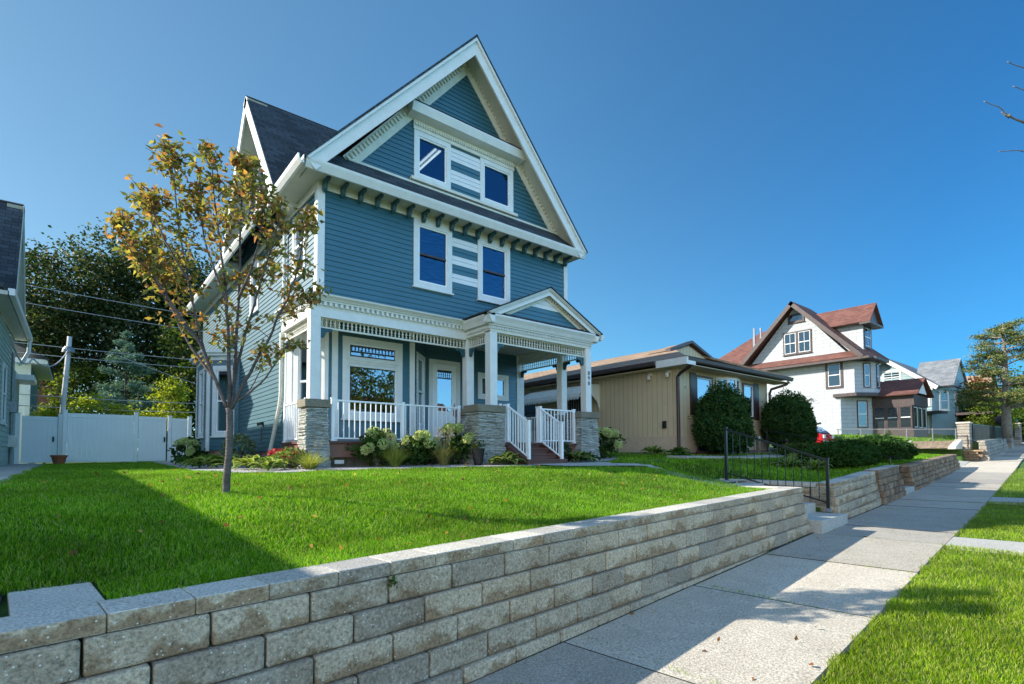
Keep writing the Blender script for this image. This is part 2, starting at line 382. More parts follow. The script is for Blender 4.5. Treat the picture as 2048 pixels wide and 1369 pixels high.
def sheet(name, us, ps, zf, mat, kind='structure', label=None):
    us = np.array(us, float); ps = np.array(ps, float); UU, PP = np.meshgrid(us, ps, indexing='ij')
    zz = zf(UU, PP); X = UU * U.x + PP * N.x; Y = UU * U.y + PP * N.y
    v = np.stack([X, Y, zz], -1).reshape(-1, 3); a, b = UU.shape
    i, j = np.meshgrid(np.arange(a - 1), np.arange(b - 1), indexing='ij'); q = (i * b + j).ravel()
    f = np.stack([q, q + b, q + b + 1, q + 1], -1)
    o = npmesh(name, v, f, mat, smooth=True); tag(o, kind=kind)
    return o
def frange(a, b, s): return list(np.arange(a, b + 1e-6, s))
# the ground: one sheet to the horizon
def gz(u, p):
    low = zg(u) - .06; k = np.clip((p - 3.62) / .15, 0, 1)
    k = np.where((u > 33.6) & (u < 38.3), np.clip((p - 4.5) / 9, 0, 1), k); k = np.where((u > 10.95) & (u < 13.3), np.clip((p - 5.3) / .3, 0, 1), k)
    return low * (1 - k) + (lot(u, p) - .05) * k
us = frange(-600, -60, 60) + frange(-50, -6, 4) + frange(-5, 33, .5) + [33.55, 33.65] + frange(34, 38, .5) + [38.25, 38.35] + frange(38.5, 60, 2) + frange(65, 200, 15) + frange(240, 900, 60)
ps = frange(-600, -60, 60) + frange(-50, -10, 5) + frange(-9, 3, .5) + [3.3, 3.6, 3.65, 3.7, 3.77, 3.85] + frange(4, 13, .5) + frange(14, 40, 2) + frange(50, 600, 50)
sheet('ground', us, ps, gz, 'turf')
o = sheet('road', frange(-100, 5, 5) + frange(6, 60, 2) + frange(65, 300, 20), [-11, -8, -5, -2.3], lambda u, p: zg(u) - .02 - .0 * p, 'asphalt')
kb = MB()
for a in np.arange(-60, 120, 3.):
    kb.prism([W(a, -2.3, zg(a) - .1), W(a + 2.99, -2.3, zg(a + 3) - .1), W(a + 2.99, -2.15, zg(a + 3) - .1), W(a, -2.15, zg(a) - .1)], (0, 0, .14))
structure('kerb', kb, 'concrete_smooth')

# sidewalk slabs
sw = MB(); js = [-8.35, -5.9, -3.45, -1.0, 1.45, 3.93, 6.5, 8.95, 11.4, 12.9, 15.3, 17.2, 18.9, 20.4, 21.9, 23.4, 25, 27, 29, 31, 33, 35.5, 38.5, 41, 44, 47, 50, 54, 58, 62, 68, 75, 85, 100]
for i in range(len(js) - 1):
    a, b = js[i] + .013, js[i + 1] - .013; dz = random.uniform(-.008, .008)
    for k in range(1):
        c0, c1 = a, b
        sw.prism([W(c0, 1.37, zg(c0) + dz - .1), W(c1, 1.37, zg(c1) + dz - .1), W(c1, 3.36, zg(c1) + dz - .1), W(c0, 3.36, zg(c0) + dz - .1)], (0, 0, .1))
structure('sidewalk', sw, 'concrete')
paint('joint_dirt', (.045, .040, .030), .95, .3, 20)
jb = MB()
for a in js[1:-8]:
    jb.prism([W(a - .013, 1.38, zg(a) - .05), W(a + .013, 1.38, zg(a) - .05), W(a + .013, 3.36, zg(a) - .05), W(a - .013, 3.36, zg(a) - .05)], (0, 0, .048))
jb.prism([W(-8, 3.30, zg(-8) - .1), W(-1, 3.30, zg(-1) - .1), W(-1, 3.40, zg(-1) - .1), W(-8, 3.40, zg(-8) - .1)], (0, 0, .10))
for a, c in zip(frange(-1, 32, 1), frange(0, 33, 1)): jb.prism([W(a, 3.325, zg(a) - .05), W(c, 3.325, zg(c) - .05), W(c, 3.38, zg(c) - .05), W(a, 3.38, zg(a) - .05)], (0, 0, .056))
structure('sidewalk_joints', jb, 'joint_dirt')
pth = MB()
for a, b in ((11.35, 12.35), (19.25, 20.45)):
    pth.prism([W(a, -2.1, zg(a) - .1), W(b, -2.1, zg(b) - .1), W(b, 1.35, zg(b) - .1), W(a, 1.35, zg(a) - .1)], (0, 0, .105))
structure('verge_path', pth, 'concrete_smooth')
# driveway beyond the brown wall, sloping up between the lots
dv = MB(); dv.prism([W(33.7, 3.36, zg(33.7) - .09), W(38.2, 3.36, zg(38.2) - .09), W(38.2, 14, 2.2), W(33.7, 14, 2.1)], (0, 0, .1))
structure('driveway', dv, 'concrete_smooth')
# narrow concrete walk left of the lawn, along the pale green house
wk = MB()
for y0, y1 in ((4.5, 5.1), (5.1, 5.7), (5.7, 6.4), (6.4, 7.2), (7.2, 8), (8.02, 9.5), (9.5, 11.4), (11.42, 15), (15.02, 19), (19.02, 23), (23.02, 27)):
    xr0, xr1 = -.64 - .009 * y0, -.64 - .009 * y1
    wk.prism([(-1.98, y0, lotxy(-1, y0) - .08), (xr0, y0, lotxy(-1, y0) - .08), (xr1, y1, lotxy(-1, y1) - .08), (-1.98, y1, lotxy(-1, y1) - .08)], (0, 0, .1))
structure('side_walk_path', wk, 'concrete_smooth')
# gravel bed round the house
gb = [(3.78, 26.0), (2.3, 26.0), (1.9, 16), (1.75, 12), (1.95, 10.1), (2.6, 9.45), (3.35, 9.5), (4.25, 9.6), (5.7, 9.15), (6.7, 8.95), (7.6, 8.8), (8.85, 8.75), (10.4, 9.15), (12.2, 10.0), (12.7, 11.5), (12.7, 26)]
def inpoly(x, y, poly):
    x = np.asarray(x); y = np.asarray(y); r = np.zeros(x.shape, bool); n = len(poly)
    for i in range(n):
        x0, y0 = poly[i]; x1, y1 = poly[(i + 1) % n]
        c = ((y0 > y) != (y1 > y)) & (x < (x1 - x0) * (y - y0) / ((y1 - y0) if y1 != y0 else 1e-9) + x0); r ^= c
    return r
def drape(name, poly, off, mat, step=.25):
    xs = [p[0] for p in poly]; ys = [p[1] for p in poly]
    gx = np.arange(min(xs), max(xs), step); gy = np.arange(min(ys), max(ys), step)
    # snap: keep cells whose centre lies inside
    X, Y = np.meshgrid(gx, gy, indexing='ij'); C_ = inpoly(X + step / 2, Y + step / 2, poly)
    v = []; f = []; idx = {}
    def vi(i, j):
        if (i, j) not in idx:
            x, y = gx[0] + i * step, gy[0] + j * step; idx[(i, j)] = len(v); v.append((x, y, lotxy(x, y) + off))
        return idx[(i, j)]
    for i, j in zip(*np.nonzero(C_)): f.append((vi(i, j), vi(i + 1, j), vi(i + 1, j + 1), vi(i, j + 1)))
    return npmesh(name, np.array(v), np.array(f), mat, smooth=True)
tag(drape('gravel_bed', gb, .012, 'gravel', .1), kind='structure')
walk_poly = [tuple(W(u_, p_))[:2] for u_, p_ in ((11.35, 5.35), (13.3, 5.35), (13.3, 6.6), (12.7, 7.7))] + [(9.3, 8.98), (7.8, 8.98), (8.3, 8.2), (10.6, 7.5)]
mulch_poly = [(15.2, 9.9), (15.6, 9.3), (18.5, 8.9), (21.5, 8.6), (24, 8.6), (24, 12), (15.2, 12)]
tag(drape('mulch_bed', mulch_poly, .012, 'mulch', .12), kind='structure')
tp = MB(); tpts = [(14.0, 9.35), (16.5, 8.5), (19.5, 8.15), (21.9, 8.0)]
for (x0, y0), (x1, y1) in zip(tpts, tpts[1:]):
    tp.prism([(x0, y0 - .35, lotxy(x0, y0) - .08), (x1, y1 - .35, lotxy(x1, y1) - .08), (x1, y1 + .35, lotxy(x1, y1 + .3) - .08), (x0, y0 + .35, lotxy(x0, y0 + .3) - .08)], (0, 0, .11))
structure('front_path', tp, 'concrete_smooth')

# ------------------------------------------------------------------ grass
def grass(name, pts_uv, h0, h1, wd, zf, palette, lean=.5):
    u, p = pts_uv; n = len(u); z = zf(u, p)
    X = u * U.x + p * N.x; Y = u * U.y + p * N.y
    P = np.stack([X, Y, z - .012], -1); th = rng.uniform(0, 2 * np.pi, n)
    H = rng.uniform(h0, h1, n) * (.75 + .5 * np.sin(X * 3.1 + 1.3 * np.sin(Y * 2.3)) ** 2)
    s = np.stack([np.cos(th), np.sin(th), 0 * th], -1); ph = rng.uniform(0, 2 * np.pi, n)
    ln = rng.uniform(.1, 1., n)[:, None] * lean * H[:, None]; d = np.stack([np.cos(ph), np.sin(ph), 0 * ph], -1) * ln
    wv = (wd * rng.uniform(.7, 1.3, n))[:, None] * s * .5; up = np.stack([0 * H, 0 * H, H], -1)
    v = np.stack([P - wv, P + wv, P + wv * .8 + d * .4 + up * .6, P - wv * .8 + d * .4 + up * .6, P + d + up, P + d + up], 1)
    v[:, 5] = v[:, 4]
    v = v[:, :5].reshape(-1, 3); b = np.arange(n)[:, None] * 5
    f = np.concatenate([b + np.array([0, 1, 2]), b + np.array([0, 2, 3]), b + np.array([3, 2, 4])])
    pal = np.array(palette); k = rng.integers(0, len(pal), n); c = pal[k] * rng.uniform(.75, 1.25, n)[:, None]
    c *= (1 + .22 * np.sin(X * .9 + Y * 1.7) * np.sin(Y * .8 - X * .5) + .16 * np.sin(X * 4.1 + 2 * np.sin(Y * 3.3)) * np.sin(Y * 5.2 + np.sin(X * 2.7)))[:, None]
    c = np.repeat(c, 5, 0)
    return tag(npmesh(name, v, f, 'grass_blade', colors=c), kind='stuff')
def sample(n, u0, u1, p0, p1, ok, fall, near=2.5):
    out_u = []; out_p = []; got = 0
    while got < n:
        u = rng.uniform(u0, u1, n); p = rng.uniform(p0, p1, n); x = u * U.x + p * N.x; y = u * U.y + p * N.y
        d = np.hypot(x, y); k = (rng.uniform(0, 1, n) < (near / np.maximum(d, near)) ** fall) & ok(u, p, x, y)
        out_u.append(u[k]); out_p.append(p[k]); got += k.sum()
    return np.concatenate(out_u)[:n], np.concatenate(out_p)[:n]
GP = [(.10, .27, .006), (.15, .37, .008), (.22, .44, .012), (.06, .19, .006), (.30, .50, .03), (.12, .30, .01)]
GP += [(.42, .48, .16), (.035, .11, .01)]
house_fp = [(3.7, 10.6), (7.2, 10.6), (7.2, 9.7), (7.7, 9.7), (7.7, 8.9), (9.1, 8.9), (9.1, 9.7), (11.2, 9.7), (11.2, 40), (3.7, 40)]
def ok_lawn(u, p, x, y):
    k = ~inpoly(x, y, gb) & ~inpoly(x, y, house_fp) & (x > -.70 - .009 * y) & (y < 26.3)
    k &= ~((u < .52) & (p < 4.48)); k &= ~((u > 10.95) & (u < 13.5) & (p < 5.6)) & ~inpoly(x, y, walk_poly)
    return k
def zl(u, p): return lot(u, p)
grass('lawn_grass', sample(400000, -1.4, 14.6, 3.80, 26, lambda u, p, x, y: ok_lawn(u, p, x, y) & (x < 14.6), 1.7, 3.8), .028, .056, .0050, zl, GP, .8)
def ok2(u, p, x, y):
    k = (x > 12.2) & (y < 10.2) & ~inpoly(x, y, mulch_poly) & ~((u < 13.5) & (p < 5.6)) & ~inpoly(x, y, walk_poly) & (u < 33.4)
    yy = np.interp(x, [a for a, b in tpts], [b for a, b in tpts]); return k & (np.abs(y - yy) > .36)
grass('neighbor_lawn_grass', sample(26000, -6.5, -1.2, 3.7, 20, lambda u, p, x, y: (x < -2.0) & (x > -5.0 - 4 * (y < 7)) & (p > 3.7), .8, 5), .03, .065, .009, zl, GP)
grass('far_lawn_grass', sample(60000, 12.5, 33.4, 3.80, 12, ok2, .8, 12), .05, .09, .012, zl, GP)
grass('upper_lawn_grass', sample(26000, 38.6, 52, 4.2, 22, lambda u, p, x, y: u > 38.6, .2, 20), .06, .12, .03, zl, GP)
def okv(u, p, x, y): return ~((u > 11.3) & (u < 12.4)) & ~((u > 19.2) & (u < 20.5)) & (p < 1.36 + .03 * np.sin(u * 9))
VP = [(.18, .31, .008), (.24, .39, .012), (.14, .25, .010), (.42, .44, .13), (.30, .42, .02)]
grass('verge_grass', sample(170000, 3.2, 34, -2.1, 1.42, okv, 1.4, 4.5), .028, .062, .0060, lambda u, p: zg(u) - .0, VP, .9)

# ------------------------------------------------------------------ retaining walls
def block_wall(name, label, u0, u1, p, ztop0, slope, rows, bl, rh, cap_h, mat, capmat, batter=.035, rough=0., cap_d=.34, foot=None, loc=None, group=None, first_u=0., seam0=0.):
    zt = lambda u: ztop0 + slope * (u - u0)
    t = thing(name, label, 'wall', tuple(W(u0, p, zt(u0))), group)
    b = MB()
    for r in range(rows):
        off = (r % 2) * bl / 2 + seam0; a = u0 - off
        while a < u1 - .01:
            e = min(a + bl, u1); s = max(a, u0 + r * .0)
            if e - s > .03:
                g = .007; jit = random.uniform(-rough, rough); ff = p - batter * (r + 1)
                z1 = lambda u: zt(u) - cap_h - r * rh - g; z0 = lambda u: zt(u) - cap_h - (r + 1) * rh
                k = len(b.v); q0, q1 = s + g, e - g
                P = [W(q0, ff + jit, z0(q0)), W(q1, ff + random.uniform(-rough, rough), z0(q1)), W(q1, p + .25, z0(q1)), W(q0, p + .25, z0(q0))]
                b.v += P + [W(q0, ff + random.uniform(-rough, rough), z1(q0)), W(q1, ff + jit, z1(q1)), W(q1, p + .25, z1(q1)), W(q0, p + .25, z1(q0))]
                b.f += [[k, k + 3, k + 2, k + 1], [k + 4, k + 5, k + 6, k + 7], [k, k + 1, k + 5, k + 4], [k + 1, k + 2, k + 6, k + 5], [k + 2, k + 3, k + 7, k + 6], [k + 3, k, k + 4, k + 7]]
                b.m += [0] * 6
            a += bl
    b.build('block_courses', mat, t, bevel=.018 if rough < .02 else .022, segs=2)
    c = MB(); a = u0; i = 0
    while a < u1 - .02:
        e = min(a + (.41 if i % 3 else .46), u1); g = .002; i += 1
        c.prism([W(a + g, p - .02, zt(a) - cap_h), W(e - g, p - .02, zt(e) - cap_h), W(e - g, p - .02 + cap_d, zt(e) - cap_h), W(a + g, p - .02 + cap_d, zt(a) - cap_h)], (0, 0, cap_h - .001))
        a = e
    c.m = [1 if abs((c.v[f[1]] - c.v[f[0]]).cross(c.v[f[2]] - c.v[f[1]]).normalized().z) < .5 else 0 for f in c.f]
    c.build('cap', [capmat, mat], t, bevel=.006)
    return t
t = block_wall('retaining_wall', 'long grey split-face block retaining wall with flat caps beside the near sidewalk', .0, 11.32, 3.51, .884, .0175, 5, .59, .2, .10, 'block_grey', 'cap_grey', rough=.006, seam0=.23)
c = MB()
for a, b_, p0, p1 in ((.10, .50, 3.84, 4.46), (.10, .50, 4.463, 4.60)):
    c.prism([W(a, p0, .78), W(b_, p0, .78), W(b_, p1, .78), W(a, p1, .78)], (0, 0, .105))
c.build('return_cap', 'cap_grey', t, bevel=.006)
# wall end return beside the steps
rb = MB()
for r in range(5):
    zt = 1.08 - .10 - r * .2
    for k in range(4):
        a = 3.56 - .035 * r * 0 + k * .42 + (r % 2) * .1
        rb.prism([W(11.02, a, zt - .2), W(11.335 + .02 * r, a, zt - .2), W(11.335 + .02 * r, a + .415, zt - .2), W(11.02, a + .415, zt - .2)], (0, 0, .197))
rb.build('return_courses', 'block_grey', t, bevel=.012, segs=2)
rb = MB(); rb.prism([W(10.98, 3.835, .985), W(11.33, 3.835, .985), W(11.33, 5.25, .985), W(10.98, 5.25, .985)], (0, 0, .095)); rb.build('return_cap', 'cap_grey', t, bevel=.006)
t2 = block_wall('retaining_wall', 'short grey block retaining wall right of the concrete steps with iron railing', 13.28, 17.15, 3.49, 1.08, .045, 5, .5, .2, .10, 'block_grey', 'cap_grey', rough=.004)
rb = MB()
for r in range(5):
    zt = 1.08 - .10 - r * .2
    for k in range(5):
        a = 3.50 + k * .45 - (r % 2) * .0
        rb.prism([W(13.25 - .02 * r, a, zt - .2), W(13.5, a, zt - .2), W(13.5, a + .44, zt - .2), W(13.25 - .02 * r, a + .44, zt - .2)], (0, 0, .197))
rb.build('return_courses', 'block_grey', t2, bevel=.012, segs=2)
rb = MB(); rb.prism([W(13.2, 3.82, .985), W(13.54, 3.82, .985), W(13.54, 6.0, 1.02), W(13.2, 6.0, 1.02)], (0, 0, .1)); rb.build('return_cap', 'cap_grey', t2, bevel=.006)
block_wall('retaining_wall', 'short rough brown stone retaining wall left of the dark side steps', 17.2, 20.0, 3.44, 1.29, .035, 6, .33, .17, .08, 'block_brown', 'cap_grey', rough=.03)
block_wall('retaining_wall', 'long rough brown stone retaining wall of the white house lawn', 21.6, 33.5, 3.44, 1.36, .031, 6, .33, .16, .08, 'block_brown', 'block_brown', rough=.03)
# low brown wall across the far driveway, grey fence wall beyond
t = thing('retaining_wall', 'low brown stone wall facing the driveway below the far lawn', 'wall', (38.3, 7, 1.3))
b = MB()
for r in range(4):
    for k in range(14):
        a = 6.35 + k * .42 + (r % 2) * .2
        b.box((38.3 + random.uniform(-.03, .03), a, 1.26 + r * .15 + .02 * k * .1), (38.6, a + .41, 1.40 + r * .15))
b.build('block_courses', 'block_brown', t, bevel=.02)
b = MB(); b.box((38.22, 6.3, 1.862), (38.65, 12.4, 1.95)); b.build('cap', 'block_brown', t, bevel=.01)
t = block_wall('fence_wall', 'tall grey stone wall carrying the black metal fence beyond the driveway', 38.9, 75, 2.78, 2.46, .030, 6, .5, .2, .08, 'block_far', 'block_far', rough=.02)
t.location = t.location
# concrete steps
st = thing('concrete_steps', 'grey concrete steps up from the sidewalk between the two block walls', 'steps', tuple(W(12.2, 3.5, .2)))
for i, (p0, p1, z0, z1, ua, ub) in enumerate(((3.18, 3.80, .05, .45, 11.38, 13.12), (3.75, 4.35, .3, .66, 11.40, 12.98), (4.3, 4.9, .45, .86, 11.42, 13.2), (4.85, 5.6, .6, 1.05, 11.42, 13.2))):
    b = MB(); b.prism([W(ua, p0, z0), W(ub, p0, z0), W(ub, p1, z0), W(ua, p1, z0)], (0, 0, z1 - z0)); b.build('step', 'concrete_smooth', st, bevel=.012)
tag(drape('front_walk', walk_poly, .03, 'concrete_smooth', .07), kind='structure')
# iron railing at the steps
ir = thing('iron_railing', 'black iron stair railing with thin bars standing on the grey concrete steps', 'railing', tuple(W(13.0, 3.5, .5)))
ux = 13.04; lo = (3.52, .50, 1.62); hi = (5.75, 1.05, 2.38)
for p, z0, z1 in (lo, hi):
    b = MB(); b.prism([W(ux - .03, p - .03, z0), W(ux + .03, p - .03, z0), W(ux + .03, p + .03, z0), W(ux - .03, p + .03, z0)], (0, 0, z1 - z0))
    b.prism([W(ux - .045, p - .045, z1), W(ux + .045, p - .045, z1), W(ux + .045, p + .045, z1), W(ux - .045, p + .045, z1)], (0, 0, .02)); o = b.build('post', 'black_metal', ir)
    b = MB(); b.prism([W(ux - .06, p - .06, z0 - .02), W(ux + .06, p - .06, z0 - .02), W(ux + .06, p + .06, z0 - .02), W(ux - .06, p + .06, z0 - .02)], (0, 0, .07)); b.build('post_base', 'galv', o)
f_ = lambda p, z: z
b = MB(); b.bar(W(ux, lo[0], lo[2] - .03), W(ux, hi[0], hi[2] - .03), .035, .045); b.build('handrail', 'black_metal', ir)
b = MB(); b.bar(W(ux, lo[0], lo[1] + .17), W(ux, hi[0], hi[1] + .22), .025, .03); b.build('bottom_rail', 'black_metal', ir)
for i in range(1, 13):
    k = i / 13; p = lo[0] + (hi[0] - lo[0]) * k; b = MB()
    b.bar(W(ux, p, lo[1] + .17 + (hi[1] + .05 - lo[1]) * k), W(ux, p, lo[2] - .03 + (hi[2] - lo[2]) * k), .013, .013, U); b.build('bar', 'black_metal', ir)

# ------------------------------------------------------------------ wall tools: a frame is (origin, along, outward normal)
def fp(fr, a, z, n=0): return fr[0] + fr[1] * a + fr[2] * n + V((0, 0, z))
def fbox(mb, fr, a0, a1, z0, z1, n0, n1):
    return mb.prism([fp(fr, a0, z0, n0), fp(fr, a1, z0, n0), fp(fr, a1, z0, n1), fp(fr, a0, z0, n1)], (0, 0, z1 - z0))
def frame(p0, p1):                                  # outward normal to the right of p0->p1
    p0 = V((p0[0], p0[1], 0)); p1 = V((p1[0], p1[1], 0)); s = (p1 - p0).normalized()
    return (p0, s, V((s.y, -s.x, 0)), (p1 - p0).length)
def span(poly, z):
    xs = []; n = len(poly)
    for i in range(n):
        (a0, z0), (a1, z1) = poly[i], poly[(i + 1) % n]
        if (z0 - z) * (z1 - z) <= 0 and z0 != z1: xs.append(a0 + (a1 - a0) * (z - z0) / (z1 - z0))
    return (min(xs), max(xs)) if len(xs) > 1 else None
def siding(mb, fr, poly, holes=(), step=.112, t=.017, pick=None, lap=True):
    z = min(q[1] for q in poly); zt = max(q[1] for q in poly); i = 0
    while z < zt - .004:
        z1 = min(z + step, zt); e = 1e-4
        s0 = span(poly, z + e); s1 = span(poly, z1 - e)
        if s0 and s1 and (pick is None or pick(i, z)):
            segs = [(s0[0], s0[1], s1[0], s1[1])]; zc = (z + z1) / 2
            for h in holes:
                if h[2] < zc < h[3]:
                    ns = []
                    for a, b, c, d in segs:
                        if h[1] <= a or h[0] >= b: ns.append((a, b, c, d)); continue
                        if h[0] > a: ns.append((a, h[0], c, h[0]))
                        if h[1] < b: ns.append((h[1], b, h[1], d))
                    segs = ns
            for a, b, c, d in segs:
                mb.poly([fp(fr, a, z, t), fp(fr, b, z, t), fp(fr, d, z1, .002), fp(fr, c, z1, .002)])
                mb.poly([fp(fr, b, z, t), fp(fr, a, z, t), fp(fr, a, z, -.004), fp(fr, b, z, -.004)])
        z = z1; i += 1
    return mb
def window(parent, fr, a0, a1, z0, z1, cas=.12, kind='hung', gl='glass', mat='trim_white', sill=True, sash='vinyl', rail='vinyl', deep=.05, proud=.035, name='window', sub=True, split=None, flat=False):
    if flat: deep = -.001; proud = max(proud, .05)
    b = MB(); i0, i1, y0, y1 = a0 + cas, a1 - cas, z0 + cas, z1 - cas
    fbox(b, fr, a0, i0, z0, z1, -.03, proud); fbox(b, fr, i1, a1, z0, z1, -.03, proud)
    fbox(b, fr, i0, i1, y1, z1, -.03, proud); fbox(b, fr, i0, i1, z0, y0, -.03, proud)
    if sill: fbox(b, fr, a0 - .03, a1 + .03, z0 - .04, z0, 0, proud + .04)
    w_ = b.build(name, mat, parent, bevel=.003)
    s = MB(); k = .035; d0, d1 = (-deep, .012) if not flat else (-.01, .035)
    fbox(s, fr, i0, i0 + k, y0, y1, d0, d1); fbox(s, fr, i1 - k, i1, y0, y1, d0, d1); fbox(s, fr, i0 + k, i1 - k, y1 - k, y1, d0, d1); fbox(s, fr, i0 + k, i1 - k, y0, y0 + k, d0, d1)
    s.build('sash', sash, w_)
    panes = []
    if kind == 'hung':
        m = (y0 + y1) / 2; r = MB(); fbox(r, fr, i0 + k, i1 - k, m - .025, m + .025, (-.01 if flat else -deep + .005), (.04 if flat else .016)); r.build('meeting_rail', rail, w_)
        panes = [(y0 + k, m - .025, .012 if flat else -.032), (m + .025, y1 - k, .02 if flat else -.018)]
    else: panes = [(y0 + k, y1 - k, .015 if flat else -.025)]
    for c0, c1, dd in panes:
        if split:
            n = split
            for q in range(n):
                g = MB(); x0 = i0 + k + (i1 - i0 - 2 * k) * q / n; x1 = i0 + k + (i1 - i0 - 2 * k) * (q + 1) / n
                g.poly([fp(fr, x0, c0, dd), fp(fr, x1, c0, dd), fp(fr, x1, c1, dd), fp(fr, x0, c1, dd)]); g.build('pane', gl, w_)
            r = MB()
            for q in range(1, n):
                x0 = i0 + k + (i1 - i0 - 2 * k) * q / n; fbox(r, fr, x0 - .01, x0 + .01, c0, c1, dd - .01, dd + .012)
            r.build('muntin', sash, w_)
        else:
            g = MB(); g.poly([fp(fr, i0 + k, c0, dd), fp(fr, i1 - k, c0, dd), fp(fr, i1 - k, c1, dd), fp(fr, i0 + k, c1, dd)]); g.build('pane', gl, w_)
    return w_
def textmesh(name, s, size, loc, right_, up_, mat, parent, depth=.006):
    cu = bpy.data.curves.new(name, 'FONT'); cu.body = s; cu.size = size; cu.extrude = depth; cu.align_x = 'CENTER'; cu.align_y = 'CENTER'
    o = bpy.data.objects.new('tmp', cu); col.objects.link(o); bpy.context.view_layer.update()
    me = bpy.data.meshes.new_from_object(o); bpy.data.objects.remove(o)
    n = V(right_).cross(V(up_)); M = Matrix((V(right_).to_4d(), V(up_).to_4d(), n.to_4d(), (0, 0, 0, 1)))
    M = Matrix(((right_[0], up_[0], n[0], loc[0]), (right_[1], up_[1], n[1], loc[1]), (right_[2], up_[2], n[2], loc[2]), (0, 0, 0, 1)))
    me.transform((WM[parent].inverted() if parent is not None else Matrix.Identity(4)) @ M); me.materials.clear(); me.materials.append(MT[mat])
    r = bpy.data.objects.new(name, me); col.objects.link(r)
    if parent is not None: r.parent = parent; WM[r] = WM[parent]
    return r
def slab(mb, pts, th=.1):
    pts = [V(p) for p in pts]; n = (pts[1] - pts[0]).cross(pts[2] - pts[0]).normalized()
    if n.z < 0: n = -n
    return mb.prism(pts, -n * th)

# ------------------------------------------------------------------ the blue Victorian house
H = thing('victorian_house', 'tall teal blue clapboard house with steep front gable, white trim and columned front porch', 'house', (7.4, 12, 1.5))
FX0, FX1, FY = 3.78, 11.05, 11.0
Ff = frame((FX0, FY), (FX1, FY))                      # facade, a = X - 3.78
fa = lambda x: x - FX0
w1 = (6.00, 7.06, 5.70, 7.31); w2 = (7.84, 8.90, 5.72, 7.31); cs = .13
hole = lambda w_, c=cs - .02: (fa(w_[0]) + c, fa(w_[1]) - c, w_[2] + c, w_[3] - c)
b = MB(); siding(b, Ff, [(0, 5.06), (FX1 - FX0, 5.06), (FX1 - FX0, 7.31), (0, 7.31)], [hole(w1), hole(w2), (fa(7.06), fa(7.84), 5.9, 7.2)]); b.build('front_siding', 'siding_teal', H)
b = MB(); siding(b, Ff, [(fa(7.06), 5.9), (fa(7.84), 5.9), (fa(7.84), 7.2), (fa(7.06), 7.2)], pick=lambda i, z: i % 4 in (0, 3)); b.build('striped_panel_teal', 'siding_teal', H)
b = MB(); siding(b, Ff, [(fa(7.06), 5.9), (fa(7.84), 5.9), (fa(7.84), 7.2), (fa(7.06), 7.2)], pick=lambda i, z: i % 4 in (1, 2)); b.build('striped_panel_white', 'siding_white', H)
for w_ in (w1, w2): window(H, Ff, fa(w_[0]), fa(w_[1]), w_[2], w_[3], cs, 'hung', 'glass_wavy', rail='brown_trim')
# attic gable wall
AZ = 8.15; apx = 7.50; apz = 11.75
ga = [(fa(4.40), AZ), (fa(10.62), AZ), (fa(apx), apz)]
aw = (6.0, 7.02, 8.28, 9.45); aw2 = (7.92, 9.02, 8.28, 9.45)
b = MB(); siding(b, Ff, ga, [hole(aw, .1), hole(aw2, .1), (fa(7.02), fa(7.92), 8.3, 9.45)]); b.build('gable_siding', 'siding_teal', H)
P_ = [(fa(7.02), 8.28), (fa(7.92), 8.28), (fa(7.92), 9.45), (fa(7.02), 9.45)]
b = MB(); siding(b, Ff, P_, pick=lambda i, z: i % 5 in (0, 1, 5)or i % 5 == 4 and False); b.build('striped_panel_teal', 'siding_teal', H)
b = MB(); siding(b, Ff, P_, pick=lambda i, z: i % 5 in (2, 3, 4)); b.build('striped_panel_white', 'siding_white', H)
for w_ in (aw, aw2): window(H, Ff, fa(w_[0]), fa(w_[1]), w_[2], w_[3], .12, 'fixed', 'glass_attic', deep=.04)
b = MB(); fbox(b, Ff, fa(5.90), fa(9.12), 8.20, 8.27, 0, .10)
fbox(b, Ff, fa(5.98), fa(9.04), 9.45, 9.68, .0, .05)
for i in range(46): fbox(b, Ff, fa(6.02) + i * .066, fa(6.02) + i * .066 + .035, 9.54, 9.61, .05, .085)
b.build('window_surround', 'trim_cream', H)
b = MB(); b.prism([fp(Ff, fa(5.80), 9.66, 0), fp(Ff, fa(5.80), 9.70, .30), fp(Ff, fa(5.80), 9.86, .36), fp(Ff, fa(5.80), 9.92, .34), fp(Ff, fa(5.80), 9.92, 0)], (3.42, 0, 0)); b.build('window_hood', 'trim_white', H)
b = MB(); slab(b, [fp(Ff, fa(5.78), 9.935, .36), fp(Ff, fa(9.24), 9.935, .36), fp(Ff, fa(9.24), 10.08, 0), fp(Ff, fa(5.78), 10.08, 0)], .02); b.build('hood_roof', 'shingle_grey', H)
# gable frieze boards with dentils, lying on the gable wall
def rake(p0, p1, wd, n0, n1, fr, name, mat, dent=None, parent=H):
    p0 = V((p0[0], 0, p0[1])); p1 = V((p1[0], 0, p1[1])); d = (p1 - p0).normalized(); q = V((-d.z, 0, d.x)); q = q if q.z < 0 else -q
    b = MB(); P = [p0, p1, p1 - V((0, 0, wd / abs(q.z))), p0 + q * wd]
    P = [fp(fr, v.x, v.z, n0) for v in P]; b.prism(P, fr[2] * (n1 - n0))
    if dent:
        L = (p1 - p0).length; k = int(L / dent[0])
        for i in range(k):
            s = p0 + d * (i + .3) * L / k; t = d * dent[0] * .5
            Q = [s + q * dent[1], s + t + q * dent[1], s + t + q * dent[2], s + q * dent[2]]; b.prism([fp(fr, v.x, v.z, n1) for v in Q], fr[2] * .045)
    return b.build(name, mat, parent)
for x0, x1 in ((4.28, apx), (10.74, apx)):
    rake((fa(x0), AZ + .02), (fa(x1), apz + .16), .30, .0, .035, Ff, 'gable_frieze', 'trim_cream', (.11, .05, .16))
